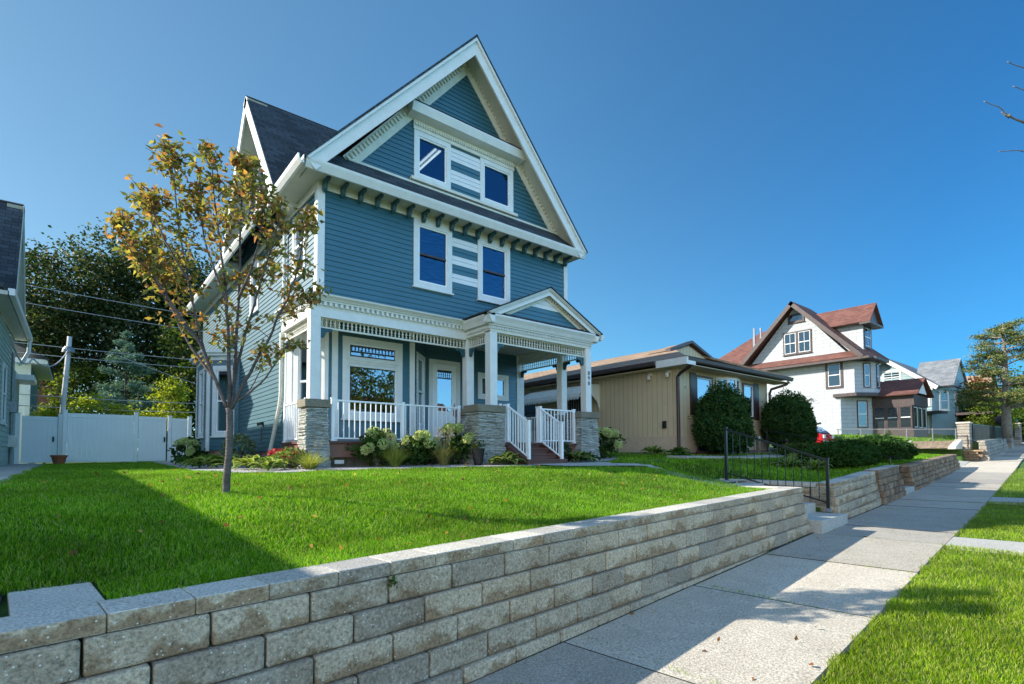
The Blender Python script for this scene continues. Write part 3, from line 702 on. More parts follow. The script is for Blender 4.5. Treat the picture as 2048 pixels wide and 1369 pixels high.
# bargeboards
RY = 10.46; Fr_ = (V((FX0, RY, 0)), V((1, 0, 0)), V((0, -1, 0)))
AX, AZ2 = 7.42, 12.05; EL, ER, EZ = 3.30, 11.35, 7.56
for x0 in (EL + .02, ER - .02):
    rake((fa(x0), EZ + .04), (fa(AX), AZ2 + .03), .30, -.05, 0, Fr_, 'bargeboard', 'trim_white')
    rake((fa(x0), EZ + .06), (fa(AX), AZ2 + .05), .09, 0, .05, Fr_, 'rake_mould', 'trim_white')
# sloping soffit under the rakes
for x0, sg in ((EL, 1), (ER, -1)):
    d = (V((AX, 0, AZ2)) - V((x0, 0, EZ))).normalized(); q = V((-d.z, 0, d.x)); q = q if q.z < 0 else -q
    a_ = V((x0, 0, EZ)) + q * .16; c_ = V((AX, 0, AZ2)) + q * .16
    b = MB(); b.prism([(a_.x, RY + .05, a_.z), (c_.x, RY + .05, c_.z), (c_.x, FY + .1, c_.z), (a_.x, FY + .1, a_.z)], q * .015); b.build('rake_soffit', 'soffit', H)
# roofs
RB = 24.2
rf = MB()
slab(rf, [(EL, RY - .06, EZ + .04), (EL, RB, EZ + .04), (AX, RB, AZ2 + .07), (AX, RY - .06, AZ2 + .07)], .045)
slab(rf, [(ER, RY - .06, EZ + .04), (AX, RY - .06, AZ2 + .07), (AX, RB, AZ2 + .07), (ER, RB, EZ + .04)], .045)
CY, CZ, CF, CB = 15.25, 11.40, 12.30, 18.2
slab(rf, [(3.28, CF, EZ + .03), (6.95, CY, CZ), (3.28, CY, CZ)], .09)
slab(rf, [(3.28, CB, EZ + .03), (3.28, CY, CZ), (6.95, CY, CZ)], .09)
rf = rf.build('roof', 'shingle_grey', H)
b = MB(); slab(b, [(EL + .1, 10.5, 7.585), (ER - .1, 10.5, 7.585), (ER - .6, 11.0, 8.16), (EL + .6, 11.0, 8.16)], .04); b.build('skirt_roof', 'shingle_grey', H)
b = MB(); b.bar((4.4, 10.97, 8.15), (10.7, 10.97, 8.15), .03, .05); b.build('flashing', 'trim_cream', H)
# main eave: crown fascia, soffit, frieze, brackets
b = MB(); pr = [(0, 7.42), (-.04, 7.42), (-.06, 7.46), (-.11, 7.56), (-.12, 7.61), (0, 7.61)]
b.prism([(EL + .05, 10.55 + y, z) for y, z in pr], (ER - EL - .10, 0, 0)); b.build('eave_crown', 'trim_white', H)
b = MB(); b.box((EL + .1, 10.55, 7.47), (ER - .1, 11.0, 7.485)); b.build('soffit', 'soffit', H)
b = MB(); fbox(b, Ff, -.03, fa(FX1) + .03, 7.31, 7.47, 0, .035); b.build('frieze_board', 'trim_cream', H)
for s0, s1 in ((-.02, .13), (fa(FX1) - .12, fa(FX1) + .02)): b = MB(); fbox(b, Ff, s0, s1, 5.06, 7.31, .0, .03); b.build('corner_board', 'trim_white', H)
def bracket(x, y, z, d=(0, -1), ln=.31, ht=.24, wd=.075, mat='teal_trim', name='bracket', parent=H):
    d = V((d[0], d[1], 0)); s = V((d.y, -d.x, 0)); b = MB()
    pr = [(0, 0), (ln, 0), (ln, -.05), (ln * .86, -.08), (ln * .62, -.07), (ln * .48, -ht * .45), (ln * .40, -ht * .8), (ln * .25, -ht), (ln * .08, -ht * .95), (0, -ht * .8)]
    P = [V((x, y, z)) + d * a + V((0, 0, c)) - s * wd / 2 for a, c in pr]; b.prism(P, s * wd); return b.build(name, mat, parent, bevel=.008)
for i in range(19): bracket(3.88 + i * .391, 10.97, 7.47)
# left side wall (sunlit) : upper from the facade back, lower from the porch back
Fs = frame((FX0, 24), (FX0, 11))                      # a = 24 - Y, normal -X
sa = lambda y: 24 - y
swn = [(11.72, 12.62, 5.75, 7.2), (15.6, 16.5, 5.75, 7.2)]
H2 = [(sa(b_) + .1, sa(a_) - .1, z0 + .1, z1 - .1) for a_, b_, z0, z1 in swn] + [(sa(16.0) + .1, sa(14.5) - .1, 8.5, 9.7)]
b = MB(); siding(b, Fs, [(0, 5.0), (13, 5.0), (13, 7.31), (0, 7.31)], H2)
siding(b, Fs, [(sa(18.2), 7.31), (sa(12.3), 7.31), (sa(15.25), 11.25)], H2)
siding(b, Fs, [(0, 1.86), (11, 1.86), (11, 5.0), (0, 5.0)]); b.build('side_siding', 'siding_teal', H)
for a_, b_, z0, z1 in swn: window(H, Fs, sa(b_), sa(a_), z0, z1, .12, 'hung')
window(H, Fs, sa(16.0), sa(14.5), 8.4, 9.8, .12, 'hung')
b = MB(); fbox(b, Fs, 12.86, 13.0, 5.06, 7.31, .0, .03); b.build('corner_board', 'trim_white', H); b = MB(); fbox(b, Fs, 10.86, 11.0, 1.9, 4.7, 0, .03); b.build('corner_board', 'trim_white', H)
b = MB(); fbox(b, Fs, 0, 13, 7.29, 7.48, 0, .03); b.build('frieze_board', 'trim_cream', H)
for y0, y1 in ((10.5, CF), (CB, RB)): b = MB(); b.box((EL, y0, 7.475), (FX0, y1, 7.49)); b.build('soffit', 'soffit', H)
b = MB(); pr = [(0, 7.44), (-.05, 7.44), (-.11, 7.52), (-.12, 7.60), (-.09, 7.60), (-.085, 7.53), (-.04, 7.46), (-.01, 7.46), (-.01, 7.60), (0, 7.60)]
b.prism([(EL + x, 10.42, z) for x, z in pr], (0, RB - 10.42, 0)); b.build('gutter', 'trim_white', H)
b = MB(); b.tube([(3.24, 13.05, 7.45), (3.26, 13.05, 7.3), (3.6, 13.05, 7.05), (3.70, 13.05, 6.95), (3.70, 13.05, 5.15)], .04, 8); b.build('downspout', 'trim_white', H)
# side cross gable rakes
for y0 in (CF, CB):
    p0 = V((3.27, y0, EZ - .0)); p1 = V((3.27, CY, CZ - .03)); d = (p1 - p0).normalized(); q = d.cross(V((1, 0, 0))); q = q if q.z < 0 else -q
    b = MB(); b.prism([p0, p1, p1 + q * .26, p0 + q * .26], (.04, 0, 0)); b.build('bargeboard', 'trim_white', H)
    b = MB(); b.prism([p0 + q * .2 + V((.04, 0, 0)), p1 + q * .2 + V((.04, 0, 0)), p1 + q * .2 + V((.52, 0, 0)), p0 + q * .2 + V((.52, 0, 0))], q * .015); b.build('rake_soffit', 'soffit', H)
    b = MB(); b.box((3.22, y0 - .02, 7.40), (3.8, y0 + (.55 if y0 == CF else -.55), 7.60)); b.build('eave_return', 'trim_white', H)
b = MB(); slab(b, [(3.22, CF, 7.60), (3.22, CF + .55, 7.60), (3.78, CF + .55, 7.85), (3.78, CF, 7.85)], .02); slab(b, [(3.22, CB, 7.60), (3.78, CB, 7.85), (3.78, CB - .55, 7.85), (3.22, CB - .55, 7.60)], .02); b.build('return_roof', 'shingle_grey', H)
# right side and back walls (plain, seen at a slant from elsewhere)
Fe = frame((FX1, 11), (FX1, 24)); Fb = frame((FX1, 24), (FX0, 24))
b = MB(); siding(b, Fe, [(0, 5.0), (13, 5.0), (13, 7.5), (0, 7.5)]); siding(b, Fe, [(2, 1.8), (13, 1.8), (13, 5.0), (2, 5.0)]); b.build('east_siding', 'siding_teal', H)
b = MB(); siding(b, Fb, [(0, 1.8), (7.27, 1.8), (7.27, 7.5), (3.63, 12.0), (0, 7.5)]); b.build('back_siding', 'siding_teal', H)
b = MB(); b.box((3.84, 13.05, 1.3), (11.0, 23.9, 1.86)); b.build('foundation', 'block_far', H)
b = MB(); b.box((3.8, 11.03, 4.97), (11.03, 23.95, 5.05)); b.box((3.8, 11.03, 7.50), (11.03, 23.95, 7.58)); b.box((3.9, 13.0, 1.9), (11.0, 23.95, 2.0)); b.box((7.6, 15.9, 2.0), (7.7, 23.9, 7.5)); b.box((3.85, 16.0, 2.0), (11.0, 16.1, 7.5)); b.build('interior', 'interior', H)
tl = MB(); LA, LB_ = V((7.50, 13.95, 10.12)), V((7.46, 12.30, 10.12)); LD = V((.07, 0, -.045))
tl.bar(LA, LB_, .24, .05); tl.build('ceiling_lamp', 'ceramic', H)
for sg in (-1, 1): tl = MB(); tl.tube([LA + V((sg * .07, 0, -.05)), LB_ + V((sg * .07, 0, -.05))], .022, 8); tl.build('lamp_tube', 'tube_light', H)
# two storey bay on the left side
BA = (3.78, 17.72); BB = (3.05, 18.43); BC = (3.05, 20.3); BD = (3.78, 21.0)
Fd = frame(BB, BA); Fo = frame(BC, BB)
L = Fd[3]; b = MB(); siding(b, Fd, [(0, 1.93), (L, 1.93), (L, 4.75), (0, 4.75)], [(.28, .78, 2.5, 4.4)]); siding(b, Fo, [(0, 1.93), (Fo[3], 1.93), (Fo[3], 4.75), (0, 4.75)], [(.65, 1.2, 2.5, 4.4)]); siding(b, frame(BD, BC), [(0, 1.93), (L, 1.93), (L, 4.75), (0, 4.75)])
b.build('bay_siding', 'siding_teal', H)
window(H, Fd, .17, .88, 2.35, 4.5, .13, 'hung'); window(H, Fo, .52, 1.33, 2.35, 4.5, .12, 'hung')
b = MB(); fbox(b, Fd, -.01, .09, 1.9, 4.75, 0, .03); fbox(b, Fo, Fo[3] - .09, Fo[3] + .01, 1.9, 4.75, 0, .03); b.build('corner_board', 'trim_white', H); b = MB(); fbox(b, Fo, -.01, .09, 1.9, 4.75, 0, .03); b.build('corner_board', 'trim_white', H)
ring = lambda o: [(3.8, 17.72 - o * .6, 0), (3.05 - o * .95, 18.43 - o * .45, 0), (3.05 - o * .95, 20.3 + o * .45, 0), (3.8, 21.0 + o * .6, 0)]
b = MB()
for o_, z0, z1 in ((.03, 4.68, 4.80), (.16, 4.80, 4.88), (.24, 4.88, 4.97)): b.prism([V(p) + V((0, 0, z0)) for p in ring(o_)], (0, 0, z1 - z0))
b.build('bay_cornice', 'trim_white', H)
b = MB(); b.prism([V(p) + V((0, 0, 1.45)) for p in ring(-.06)], (0, 0, .48)); b.build('bay_foundation', 'block_brown', H)
# spigot and cable box on the side wall
b = MB(); b.tube([(3.72, 15.0, 2.55), (3.70, 15.0, 2.62)], [.09, .085], 10); b.tube([(3.74, 15.0, 2.5), (3.74, 15.0, 2.1)], .012, 6); b.build('meter', 'black_metal', H)
b = MB(); b.tube([(3.70, 13.18, 4.65), (3.70, 13.18, 3.2), (3.69, 13.25, 2.9), (3.64, 13.85, 1.75)], .048, 8); b.build('downspout', 'trim_cream', H)

# porch -------------------------------------------------------------
FLZ = 2.04
Fc = frame((4.34, 12.1), (6.62, 12.1)); Fl = frame((3.78, 13.0), (4.34, 12.1)); Fg = frame((6.62, 12.1), (7.5, 13.0)); Fk = frame((7.5, 13.0), (11.05, 13.0))
b = MB()
siding(b, Fc, [(0, 2.0), (2.28, 2.0), (2.28, 4.95), (0, 4.95)], [(.41 + .1, 1.95 - .1, 2.75, 4.45)])
siding(b, Fg, [(0, 2.0), (Fg[3], 2.0), (Fg[3], 4.95), (0, 4.95)], [(.37, .95, 2.55, 4.35)])
siding(b, Fk, [(0, 2.0), (3.55, 2.0), (3.55, 4.95), (0, 4.95)], [(.1, 1.1, 2.0, 4.35), (1.87, 2.84, 3.5, 4.13)]); b.build('porch_siding', 'siding_teal', H)
b = MB(); fbox(b, Fl, 0, .34, 2.0, 4.95, 0, .02); fbox(b, Fl, .9, Fl[3], 2.0, 4.95, 0, .02); fbox(b, Fl, .34, .9, 2.0, 2.56, 0, .02); fbox(b, Fl, .34, .9, 4.40, 4.95, 0, .02)
fbox(b, Fl, .15, .17, 2.0, 4.95, .02, .03); b.build('bay_panel', 'trim_white', H)
window(H, Fl, .26, .95, 2.46, 4.46, .09, 'hung', gl='glass')
for f_, a_, c_ in ((Fc, -.01, .08), (Fc, .16, .30), (Fc, 2.16, 2.30), (Fk, 3.28, 3.57)): b = MB(); fbox(b, f_, a_, c_, 2.0, 4.9, 0, .035); b.build('corner_board', 'trim_white', H)
# picture window with transom
pw = window(H, Fc, .41, 1.95, 2.60, 4.54, .15, 'fixed', gl='glass', deep=.06, proud=.045)
b = MB(); fbox(b, Fc, .55, 1.81, 3.86, 4.08, -.05, .035); fbox(b, Fc, .50, 1.86, 3.98, 4.03, .03, .07); fbox(b, Fc, .53, 1.83, 3.84, 3.88, .03, .05)
for i in range(42): fbox(b, Fc, .56 + i * .03, .56 + i * .03 + .015, 3.90, 3.945, .035, .05)
b.build('transom_bar', 'trim_white', pw)
b = MB(); fbox(b, Fc, .61, 1.75, 4.09, 4.115, -.02, .012); fbox(b, Fc, .61, 1.75, 4.33, 4.355, -.02, .012); fbox(b, Fc, .60, .62, 2.8, 4.36, -.02, .012); b.build('dark_stop', 'brown_trim', pw)
window(H, Fg, .26, 1.06, 2.44, 4.44, .12, 'hung', gl='glass')
# door
b = MB(); fbox(b, Fk, .08, .20, FLZ, 4.45, -.02, .04); fbox(b, Fk, 1.00, 1.12, FLZ, 4.45, -.02, .04); fbox(b, Fk, .20, 1.00, 4.33, 4.45, -.02, .04); b.build('door_casing', 'trim_white', H)
b = MB(); fbox(b, Fk, .20, .36, FLZ, 4.33, -.01, .02); fbox(b, Fk, .84, 1.00, FLZ, 4.33, -.01, .02); fbox(b, Fk, .36, .84, 4.17, 4.33, -.01, .02); fbox(b, Fk, .36, .84, FLZ, 3.0, -.01, .02); fbox(b, Fk, .40, .80, 2.12, 2.9, .02, .028)
dr = b.build('door', 'vinyl', H, bevel=.004)
g = MB(); g.poly([fp(Fk, .36, 3.0, .004), fp(Fk, .84, 3.0, .004), fp(Fk, .84, 4.17, .004), fp(Fk, .36, 4.17, .004)]); g.build('pane', 'glass', dr)
b = MB(); b.tube([fp(Fk, .93, 3.12, .02), fp(Fk, .93, 3.12, .06), fp(Fk, .88, 3.12, .07)], .012, 6); fbox(b, Fk, .91, .95, 3.02, 3.24, .02, .026); b.build('handle', 'galv', dr)
window(H, Fk, 1.77, 2.94, 3.43, 4.23, .13, 'fixed', gl='glass', sill=False)
# porch ceiling, floor, skirt
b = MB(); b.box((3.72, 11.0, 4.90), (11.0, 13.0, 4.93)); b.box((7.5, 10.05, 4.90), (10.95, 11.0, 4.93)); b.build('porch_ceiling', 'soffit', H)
b = MB(); b.box((3.64, 10.98, 1.99), (11.12, 13.0, FLZ)); b.box((7.42, 9.93, 1.99), (11.02, 10.98, FLZ)); b.build('porch_floor', 'brown_deck', H)
paint('deck_skirt', (.24, .115, .080), .5, .12, 5)
for p0, p1 in (((3.68, 11.03, 1.70), (7.45, 11.08, 1.985)), ((3.68, 11.085, 1.50), (3.73, 13.0, 1.985)), ((7.46, 9.98, 1.62), (7.9, 10.03, 1.985)), ((9.08, 9.98, 1.60), (10.98, 10.03, 1.985)), ((10.95, 10.035, 1.60), (11.0, 13, 1.985))): b = MB(); b.box(p0, p1); b.build('porch_skirt', 'deck_skirt', H)
b = MB(); b.box((3.76, 11.25, 1.45), (11.0, 11.30, 1.95)); b.build('porch_void_panel', 'timber', H)
# steps
stp = thing_ = None
b = MB()
for i in range(4):
    y1 = 9.97 - i * .30; z1 = FLZ - .0 - i * .135
    if i: b.box((7.86, y1 - .02, z1 - .04), (9.07, y1 + .30, z1))
    b.box((7.88, y1, z1 - .135 + (0 if i else 0)), (9.05, y1 + .02, z1 - .04 if i else z1 - .052))
b.build('porch_steps', 'brown_deck', H, bevel=.004)
for x in (7.84, 9.06): b = MB(); b.prism([(x, 9.96, 1.40), (x, 9.06, 1.40), (x, 9.06, 1.62), (x, 9.96, 2.02)], (.03, 0, 0)); b.build('stair_stringer', 'brown_deck', H)
# piers
def pier(x0, x1, y0, y1, z0=1.38, zt=2.72):
    b = MB(); z = z0; f = .05
    while z < zt - .01:
        h = min(random.uniform(.018, .05), zt - z); k = f * (zt - z) / (zt - z0); j = lambda: random.uniform(-.018, .02) + k
        n = random.choice((2, 3)); xs = [x0 - j()] + sorted(random.uniform(x0 + .08, x1 - .08) for _ in range(n - 1)) + [x1 + j()]
        for a, c in zip(xs, xs[1:]): b.box((a, y0 - j(), z), (c - .004, y1 + j(), z + h - .003))
        z += h
    p = b.build('pier', 'ledge_stone', H, bevel=.006)
    c = MB(); c.box((x0 - .045, y0 - .045, zt), (x1 + .045, y1 + .045, 2.885)); c.build('pier_cap', 'pier_cap', p, bevel=.012)
pier(3.56, 3.99, 10.90, 11.35); pier(7.40, 7.86, 10.92, 11.35); pier(7.0, 7.72, 9.78, 10.3); pier(10.34, 10.98, 9.78, 10.3); pier(10.62, 11.08, 10.92, 11.35)
# columns
def column(x, y, w_=.215, zt=4.70):
    b = MB(); b.box((x, y, 2.885), (x + w_, y + w_, zt)); return b.build('column', 'trim_white', H, bevel=.01)
for x, y in ((3.65, 11.0), (7.52, 11.0), (7.50, 10.0), (10.78, 10.0), (10.83, 11.0)): column(x, y)
for i, ch in enumerate('890'): textmesh('house_number', ch, .15, (10.885, 9.993, 3.98 - i * .14), (1, 0, 0), (0, 0, 1), 'black_metal', H)
# entablature pieces: spindle frieze between p0 and p1
def spindles(p0, p1, zb, zt, sp=.092):
    p0 = V((*p0, 0)); p1 = V((*p1, 0)); L = (p1 - p0).length; n = max(2, int(L / sp)); b = MB()
    b.bar(p0 + Z * (zb + .018), p1 + Z * (zb + .018), .045, .036); b.bar(p0 + Z * (zt - .01), p1 + Z * (zt - .01), .045, .02)
    h = zt - zb - .05; prof = [(.010, 0), (.010, .08), (.024, .2), (.012, .34), (.014, .42), (.030, .54), (.014, .68), (.012, .76), (.024, .86), (.010, .96), (.010, 1)]
    for i in range(n):
        c = p0.lerp(p1, (i + .5) / n) + Z * (zb + .034); b.lathe(c, [(r, q * h) for r, q in prof], 7)
    return b.build('spindle_frieze', 'trim_cream', H)
def beam(p0, p1, nrm, side_ext=0):
    """board, dentils and crown above a spindle frieze on the main porch"""
    p0 = V((*p0, 0)); p1 = V((*p1, 0)); d = (p1 - p0).normalized(); nv = V((*nrm, 0)); fr = (p0, d, nv); L = (p1 - p0).length
    b = MB(); fbox(b, fr, 0, L, 4.62, 4.79, -.19, .005); b.build('beam', 'trim_white', H)
    b = MB(); fbox(b, fr, 0, L, 4.79, 4.99, -.19, -.015); b.build('frieze_board', 'trim_cream', H)
    b = MB(); n = int(L / .115)
    for i in range(n): fbox(b, fr, (i + .25) * L / n, (i + .25) * L / n + .06, 4.86, 4.94, -.015, .04)
    fbox(b, fr, 0, L, 4.94, 4.975, -.015, .05); b.build('dentils', 'trim_white', H)
    b = MB(); P = [(.0, 4.975), (.08, 4.975), (.10, 5.0), (.17, 5.04), (.18, 5.07), (.0, 5.085)]
    b.prism([fp(fr, -side_ext, z, n_) for n_, z in P], d * (L + side_ext)); b.build('crown', 'trim_white', H)
spindles((3.87, 11.10), (7.52, 11.10), 4.40, 4.63); beam((3.65, 11.0), (7.5, 11.0), (0, -1), .18)
spindles((3.74, 12.95), (3.74, 11.2), 4.40, 4.63); beam((3.65, 13.0), (3.65, 11.0), (-1, 0), 0)
spindles((7.60, 10.95), (7.60, 10.22), 4.42, 4.66, .085); spindles((7.72, 10.1), (10.78, 10.1), 4.42, 4.66, .085); spindles((10.90, 10.22), (10.90, 10.98), 4.42, 4.66, .085); spindles((10.94, 11.22), (10.94, 12.9), 4.40, 4.63)
b = MB(); b.box((7.50, 9.99, 4.66), (10.98, 10.2, 4.90)); b.box((7.50, 10.2, 4.66), (7.7, 11.0, 4.9)); b.box((10.80, 10.2, 4.66), (10.98, 11.0, 4.9)); b.box((10.84, 11.0, 4.63), (11.03, 13, 4.95)); b.build('beam', 'trim_cream', H)
b = MB()
for i in range(68): b.box((7.50 + i * .0515, 9.955, 4.735), (7.525 + i * .0515, 9.99, 4.80))
for i in range(19): b.box((7.455, 10.0 + i * .0515, 4.735), (7.50, 10.025 + i * .0515, 4.80))
b.box((7.44, 9.93, 4.805), (11.04, 9.99, 4.84)); b.build('dentils', 'trim_white', H)
b = MB(); pr = [(0, 4.84), (.09, 4.84), (.13, 4.92), (.19, 5.00), (.19, 5.04), (0, 5.04)]
b.prism([(7.50 - n_, 9.80, z) for n_, z in pr], (0, 1.2, 0)); b.prism([(7.31, 9.99 - n_, z) for n_, z in pr], (3.84, 0, 0)); b.prism([(10.96 + n_, 9.80, z) for n_, z in pr], (0, 1.2, 0)); b.build('crown', 'trim_white', H)
for x, y, d in ((3.87, 11.10, (1, 0)), (7.52, 11.10, (-1, 0)), (7.60, 11.0, (0, -1)), (7.60, 10.215, (0, 1)), (7.715, 10.1, (1, 0)), (10.78, 10.1, (-1, 0)), (10.90, 11.0, (0, -1)), (10.9, 10.215, (0, 1)), (10.94, 12.95, (0, -1)), (10.94, 11.22, (0, 1)), (3.74, 12.95, (0, -1)), (3.74, 11.22, (0, 1))):
    bracket(x, y, 4.415, d, .27, .22, .045)
# pediment over the steps
PX0, PX1, PAX, PAZ, PZ = 7.30, 11.18, 9.27, 5.97, 5.05
Ft = (V((0, 9.99, 0)), V((1, 0, 0)), V((0, -1, 0)))
tri = [(7.75, 5.14), (10.80, 5.14), (PAX, 5.84)]
b = MB(); siding(b, Ft, tri, pick=lambda i, z: i not in (3, 4)); b.build('pediment_siding', 'siding_teal', H)
b = MB(); siding(b, Ft, tri, pick=lambda i, z: i in (3, 4)); b.build('pediment_stripe', 'siding_white', H)
Fq = (V((0, 9.82, 0)), V((1, 0, 0)), V((0, -1, 0)))
for x0 in (PX0, PX1):
    rake((x0, PZ), (PAX, PAZ), .15, -.03, 0, Fq, 'pediment_rake', 'trim_white'); rake((x0, PZ + .04), (PAX, PAZ + .04), .045, 0, .035, Fq, 'pediment_mould', 'trim_white')
    rake((x0 + (.28 if x0 < 9 else -.28), 5.12), (PAX, PAZ - .04), .19, 0, .03, Ft, 'pediment_frieze', 'trim_cream', (.085, .03, .12))
    b = MB(); d = V((PAX - x0, 0, PAZ - PZ)); b.prism([(x0, 9.79, PZ - .06), (PAX, 9.79, PAZ - .06), (PAX, 9.99, PAZ - .06), (x0, 9.99, PZ - .06)], (0, 0, .015)); b.build('rake_soffit', 'soffit', H)
b = MB(); slab(b, [(PX0 - .04, 9.76, PZ + .03), (PX0 - .04, 11.02, PZ + .03), (PAX, 11.02, PAZ + .055), (PAX, 9.76, PAZ + .055)], .03); slab(b, [(PX1 + .04, 9.76, PZ + .03), (PAX, 9.76, PAZ + .055), (PAX, 11.02, PAZ + .055), (PX1 + .04, 11.02, PZ + .03)], .03)
slab(b, [(PX0 + .06, 9.80, 5.05), (PX1 - .06, 9.80, 5.05), (PX1 - .2, 9.99, 5.16), (PX0 + .2, 9.99, 5.16)], .02); b.build('pediment_roof', 'shingle_grey', H)
b = MB(); pr = [(0, 4.90), (.05, 4.90), (.11, 4.99), (.12, 5.05), (0, 5.05)]; b.prism([(PX1 + n_, 9.78, z) for n_, z in pr], (0, 1.3, 0)); b.build('gutter', 'trim_white', H)
# railings
def railing(p0, p1, posts=(0, 1), n=None, z0=None, z1=None, hh=.86, sp=.12, foot=True):
    p0 = V(p0); p1 = V(p1); L = (p1 - p0).length; b = MB()
    b.bar(p0 + Z * hh, p1 + Z * hh, .05, .035); b.bar(p0 + Z * .06, p1 + Z * .06, .035, .03); r = b.build('railing', 'vinyl', H, bevel=.004)
    n = n or int(L / sp)
    for i in range(1, n):
        q = p0.lerp(p1, i / n); b = MB(); b.bar(q + Z * .06, q + Z * (hh - .01), .02, .02, (1, 0, 0)); b.build('baluster', 'vinyl', r)
    for t in posts:
        q = p0.lerp(p1, t); b = MB(); b.box((q.x - .032, q.y - .032, q.z - .0), (q.x + .032, q.y + .032, q.z + hh + .03)); b.box((q.x - .04, q.y - .04, q.z + hh + .03), (q.x + .04, q.y + .04, q.z + hh + .055))
        if foot: b.box((q.x - .055, q.y - .055, q.z), (q.x + .055, q.y + .055, q.z + .025))
        b.build('post', 'vinyl', r, bevel=.003)
railing((4.14, 11.04, FLZ), (7.30, 11.04, FLZ), (0, .515, 1), 26)
railing((3.72, 12.86, FLZ), (3.72, 11.42, FLZ), (0, 1), 12)
railing((7.50, 10.88, FLZ), (7.50, 10.36, FLZ), (0, 1), 4)
railing((7.78, 10.0, FLZ), (7.94, 10.0, FLZ), (0, 1), 2)
railing((8.98, 10.0, FLZ), (10.28, 10.0, FLZ), (0, 1), 11)
railing((10.92, 10.42, FLZ), (10.92, 10.85, FLZ), (0, 1), 4)
railing((10.98, 11.45, FLZ), (10.98, 12.85, FLZ), (0, 1), 12)
for x in (7.94, 8.98): railing((x, 9.9, FLZ), (x, 9.14, FLZ - .43), (0, 1), 8, foot=True)
b = MB(); b.box((4.18, 11.0, 1.56), (4.38, 11.02, 1.64)); b.build('vent_grille', 'ceramic', H)

# ------------------------------------------------------------------ white vinyl fence and gates between the houses
def picket_panel(name, label, cat, x0, x1, y, zb, zt, posts, group, post_h=.08, handle=None):
    t = thing(name, label, cat, ((x0 + x1) / 2, y, zb), group)
    b = MB(); b.box((x0, y - .025, zt - .16), (x1, y + .025, zt)); b.build('top_rail', 'vinyl', t, bevel=.005)
    b = MB(); b.box((x0, y - .025, zb + .06), (x1, y + .025, zb + .22)); b.build('bottom_rail', 'vinyl', t, bevel=.005)
    b = MB(); n = max(1, round((x1 - x0) / .15)); w_ = (x1 - x0) / n
    for i in range(n): b.box((x0 + i * w_ + .0012, y - .012, zb + .215), (x0 + (i + 1) * w_ - .0012, y + .012, zt - .155))
    b.build('board_panel', 'vinyl', t)
    for px in posts:
        b = MB(); b.box((px - .065, y - .065, zb - .05), (px + .065, y + .065, zt + post_h)); b.prism([(px - .08, y - .08, zt + post_h), (px + .08, y - .08, zt + post_h), (px + .08, y + .08, zt + post_h), (px - .08, y + .08, zt + post_h)], (0, 0, .025)); b.build('post', 'vinyl', t, bevel=.006)
    if handle:
        b = MB(); b.box((handle - .03, y - .05, zb + .85), (handle + .03, y - .025, zb + 1.05)); b.tube([(handle, y - .05, zb + .88), (handle, y - .09, zb + .9), (handle, y - .09, zb + 1.0), (handle, y - .05, zb + 1.02)], .012, 6); b.build('latch', 'black_metal', t)
    return t
YF = 26.3; fz = lambda x: lotxy(x, YF) - .02
picket_panel('vinyl_fence', 'wide white vinyl fence panel with tall left post, left of the gate with black latch', 'fence', -.30, 1.76, YF, fz(1), 3.42, (-.37, 1.83), 'white vinyl fence panels', .1)
picket_panel('vinyl_gate', 'white vinyl gate with small black latch in the middle of the fence', 'gate', 1.91, 2.86, YF, fz(2), 3.39, (), 'white vinyl gates', handle=2.80)
picket_panel('vinyl_fence', 'short white vinyl fence panel touching the bay of the blue house', 'fence', 3.06, 3.62, YF, fz(3), 3.36, (2.98, 3.70), 'white vinyl fence panels')
picket_panel('vinyl_gate', 'white vinyl gate across the narrow concrete walk, beside the terracotta pot', 'gate', -1.62, -.60, 27.0, lotxy(-1, 27), 3.30, (-1.74, -.52), 'white vinyl gates', handle=-.72)
t = thing('flower_pot', 'small terracotta pot with sparse leaves on the walk beside the white gate', 'pot', (-.50, 25.4, lotxy(-.4, 25.4)))
b = MB(); z = lotxy(-.4, 25.4); b.lathe((-.50, 25.4, z), [(.11, 0), (.16, .02), (.22, .26), (.25, .27), (.25, .33), (.22, .33), (.20, .28)], 14); b.build('pot', 'terracotta', t)

# ------------------------------------------------------------------ leaves
def leafcloud(P, size, colors, fold=.35, droop=0., elong=1.8, jitter=.25, up=None):
    """one folded leaf (two quads) per point"""
    n = len(P); th = rng.uniform(0, 2 * np.pi, n); el_ = rng.normal(-droop, .55, n)
    d = np.stack([np.cos(th) * np.cos(el_), np.sin(th) * np.cos(el_), np.sin(el_)], -1)
    r = rng.normal(0, 1, (n, 3)); s = np.cross(d, r); s /= np.linalg.norm(s, axis=1)[:, None] + 1e-9
    k = np.cross(s, d); L = (size * rng.uniform(1 - jitter, 1 + jitter, n))[:, None]; Wd = L / elong * .5
    v = np.stack([P, P + d * L * .45 + s * Wd + k * L * fold * .3, P + d * L, P + d * L * .45 - s * Wd + k * L * fold * .3], 1)
    v = v.reshape(-1, 3); b = np.arange(n)[:, None] * 4
    f = np.concatenate([b + np.array([0, 1, 2]), b + np.array([0, 2, 3])])
    pal = np.array(colors); c = pal[rng.integers(0, len(pal), n)] * rng.uniform(.7, 1.3, n)[:, None]
    return v, f, np.repeat(c, 4, 0)
def merge(items):
    V_, F_, C_ = [], [], []; k = 0
    for v, f, c in items: V_.append(v); F_.append(f + k); C_.append(c); k += len(v)
    return np.concatenate(V_), np.concatenate(F_), np.concatenate(C_)
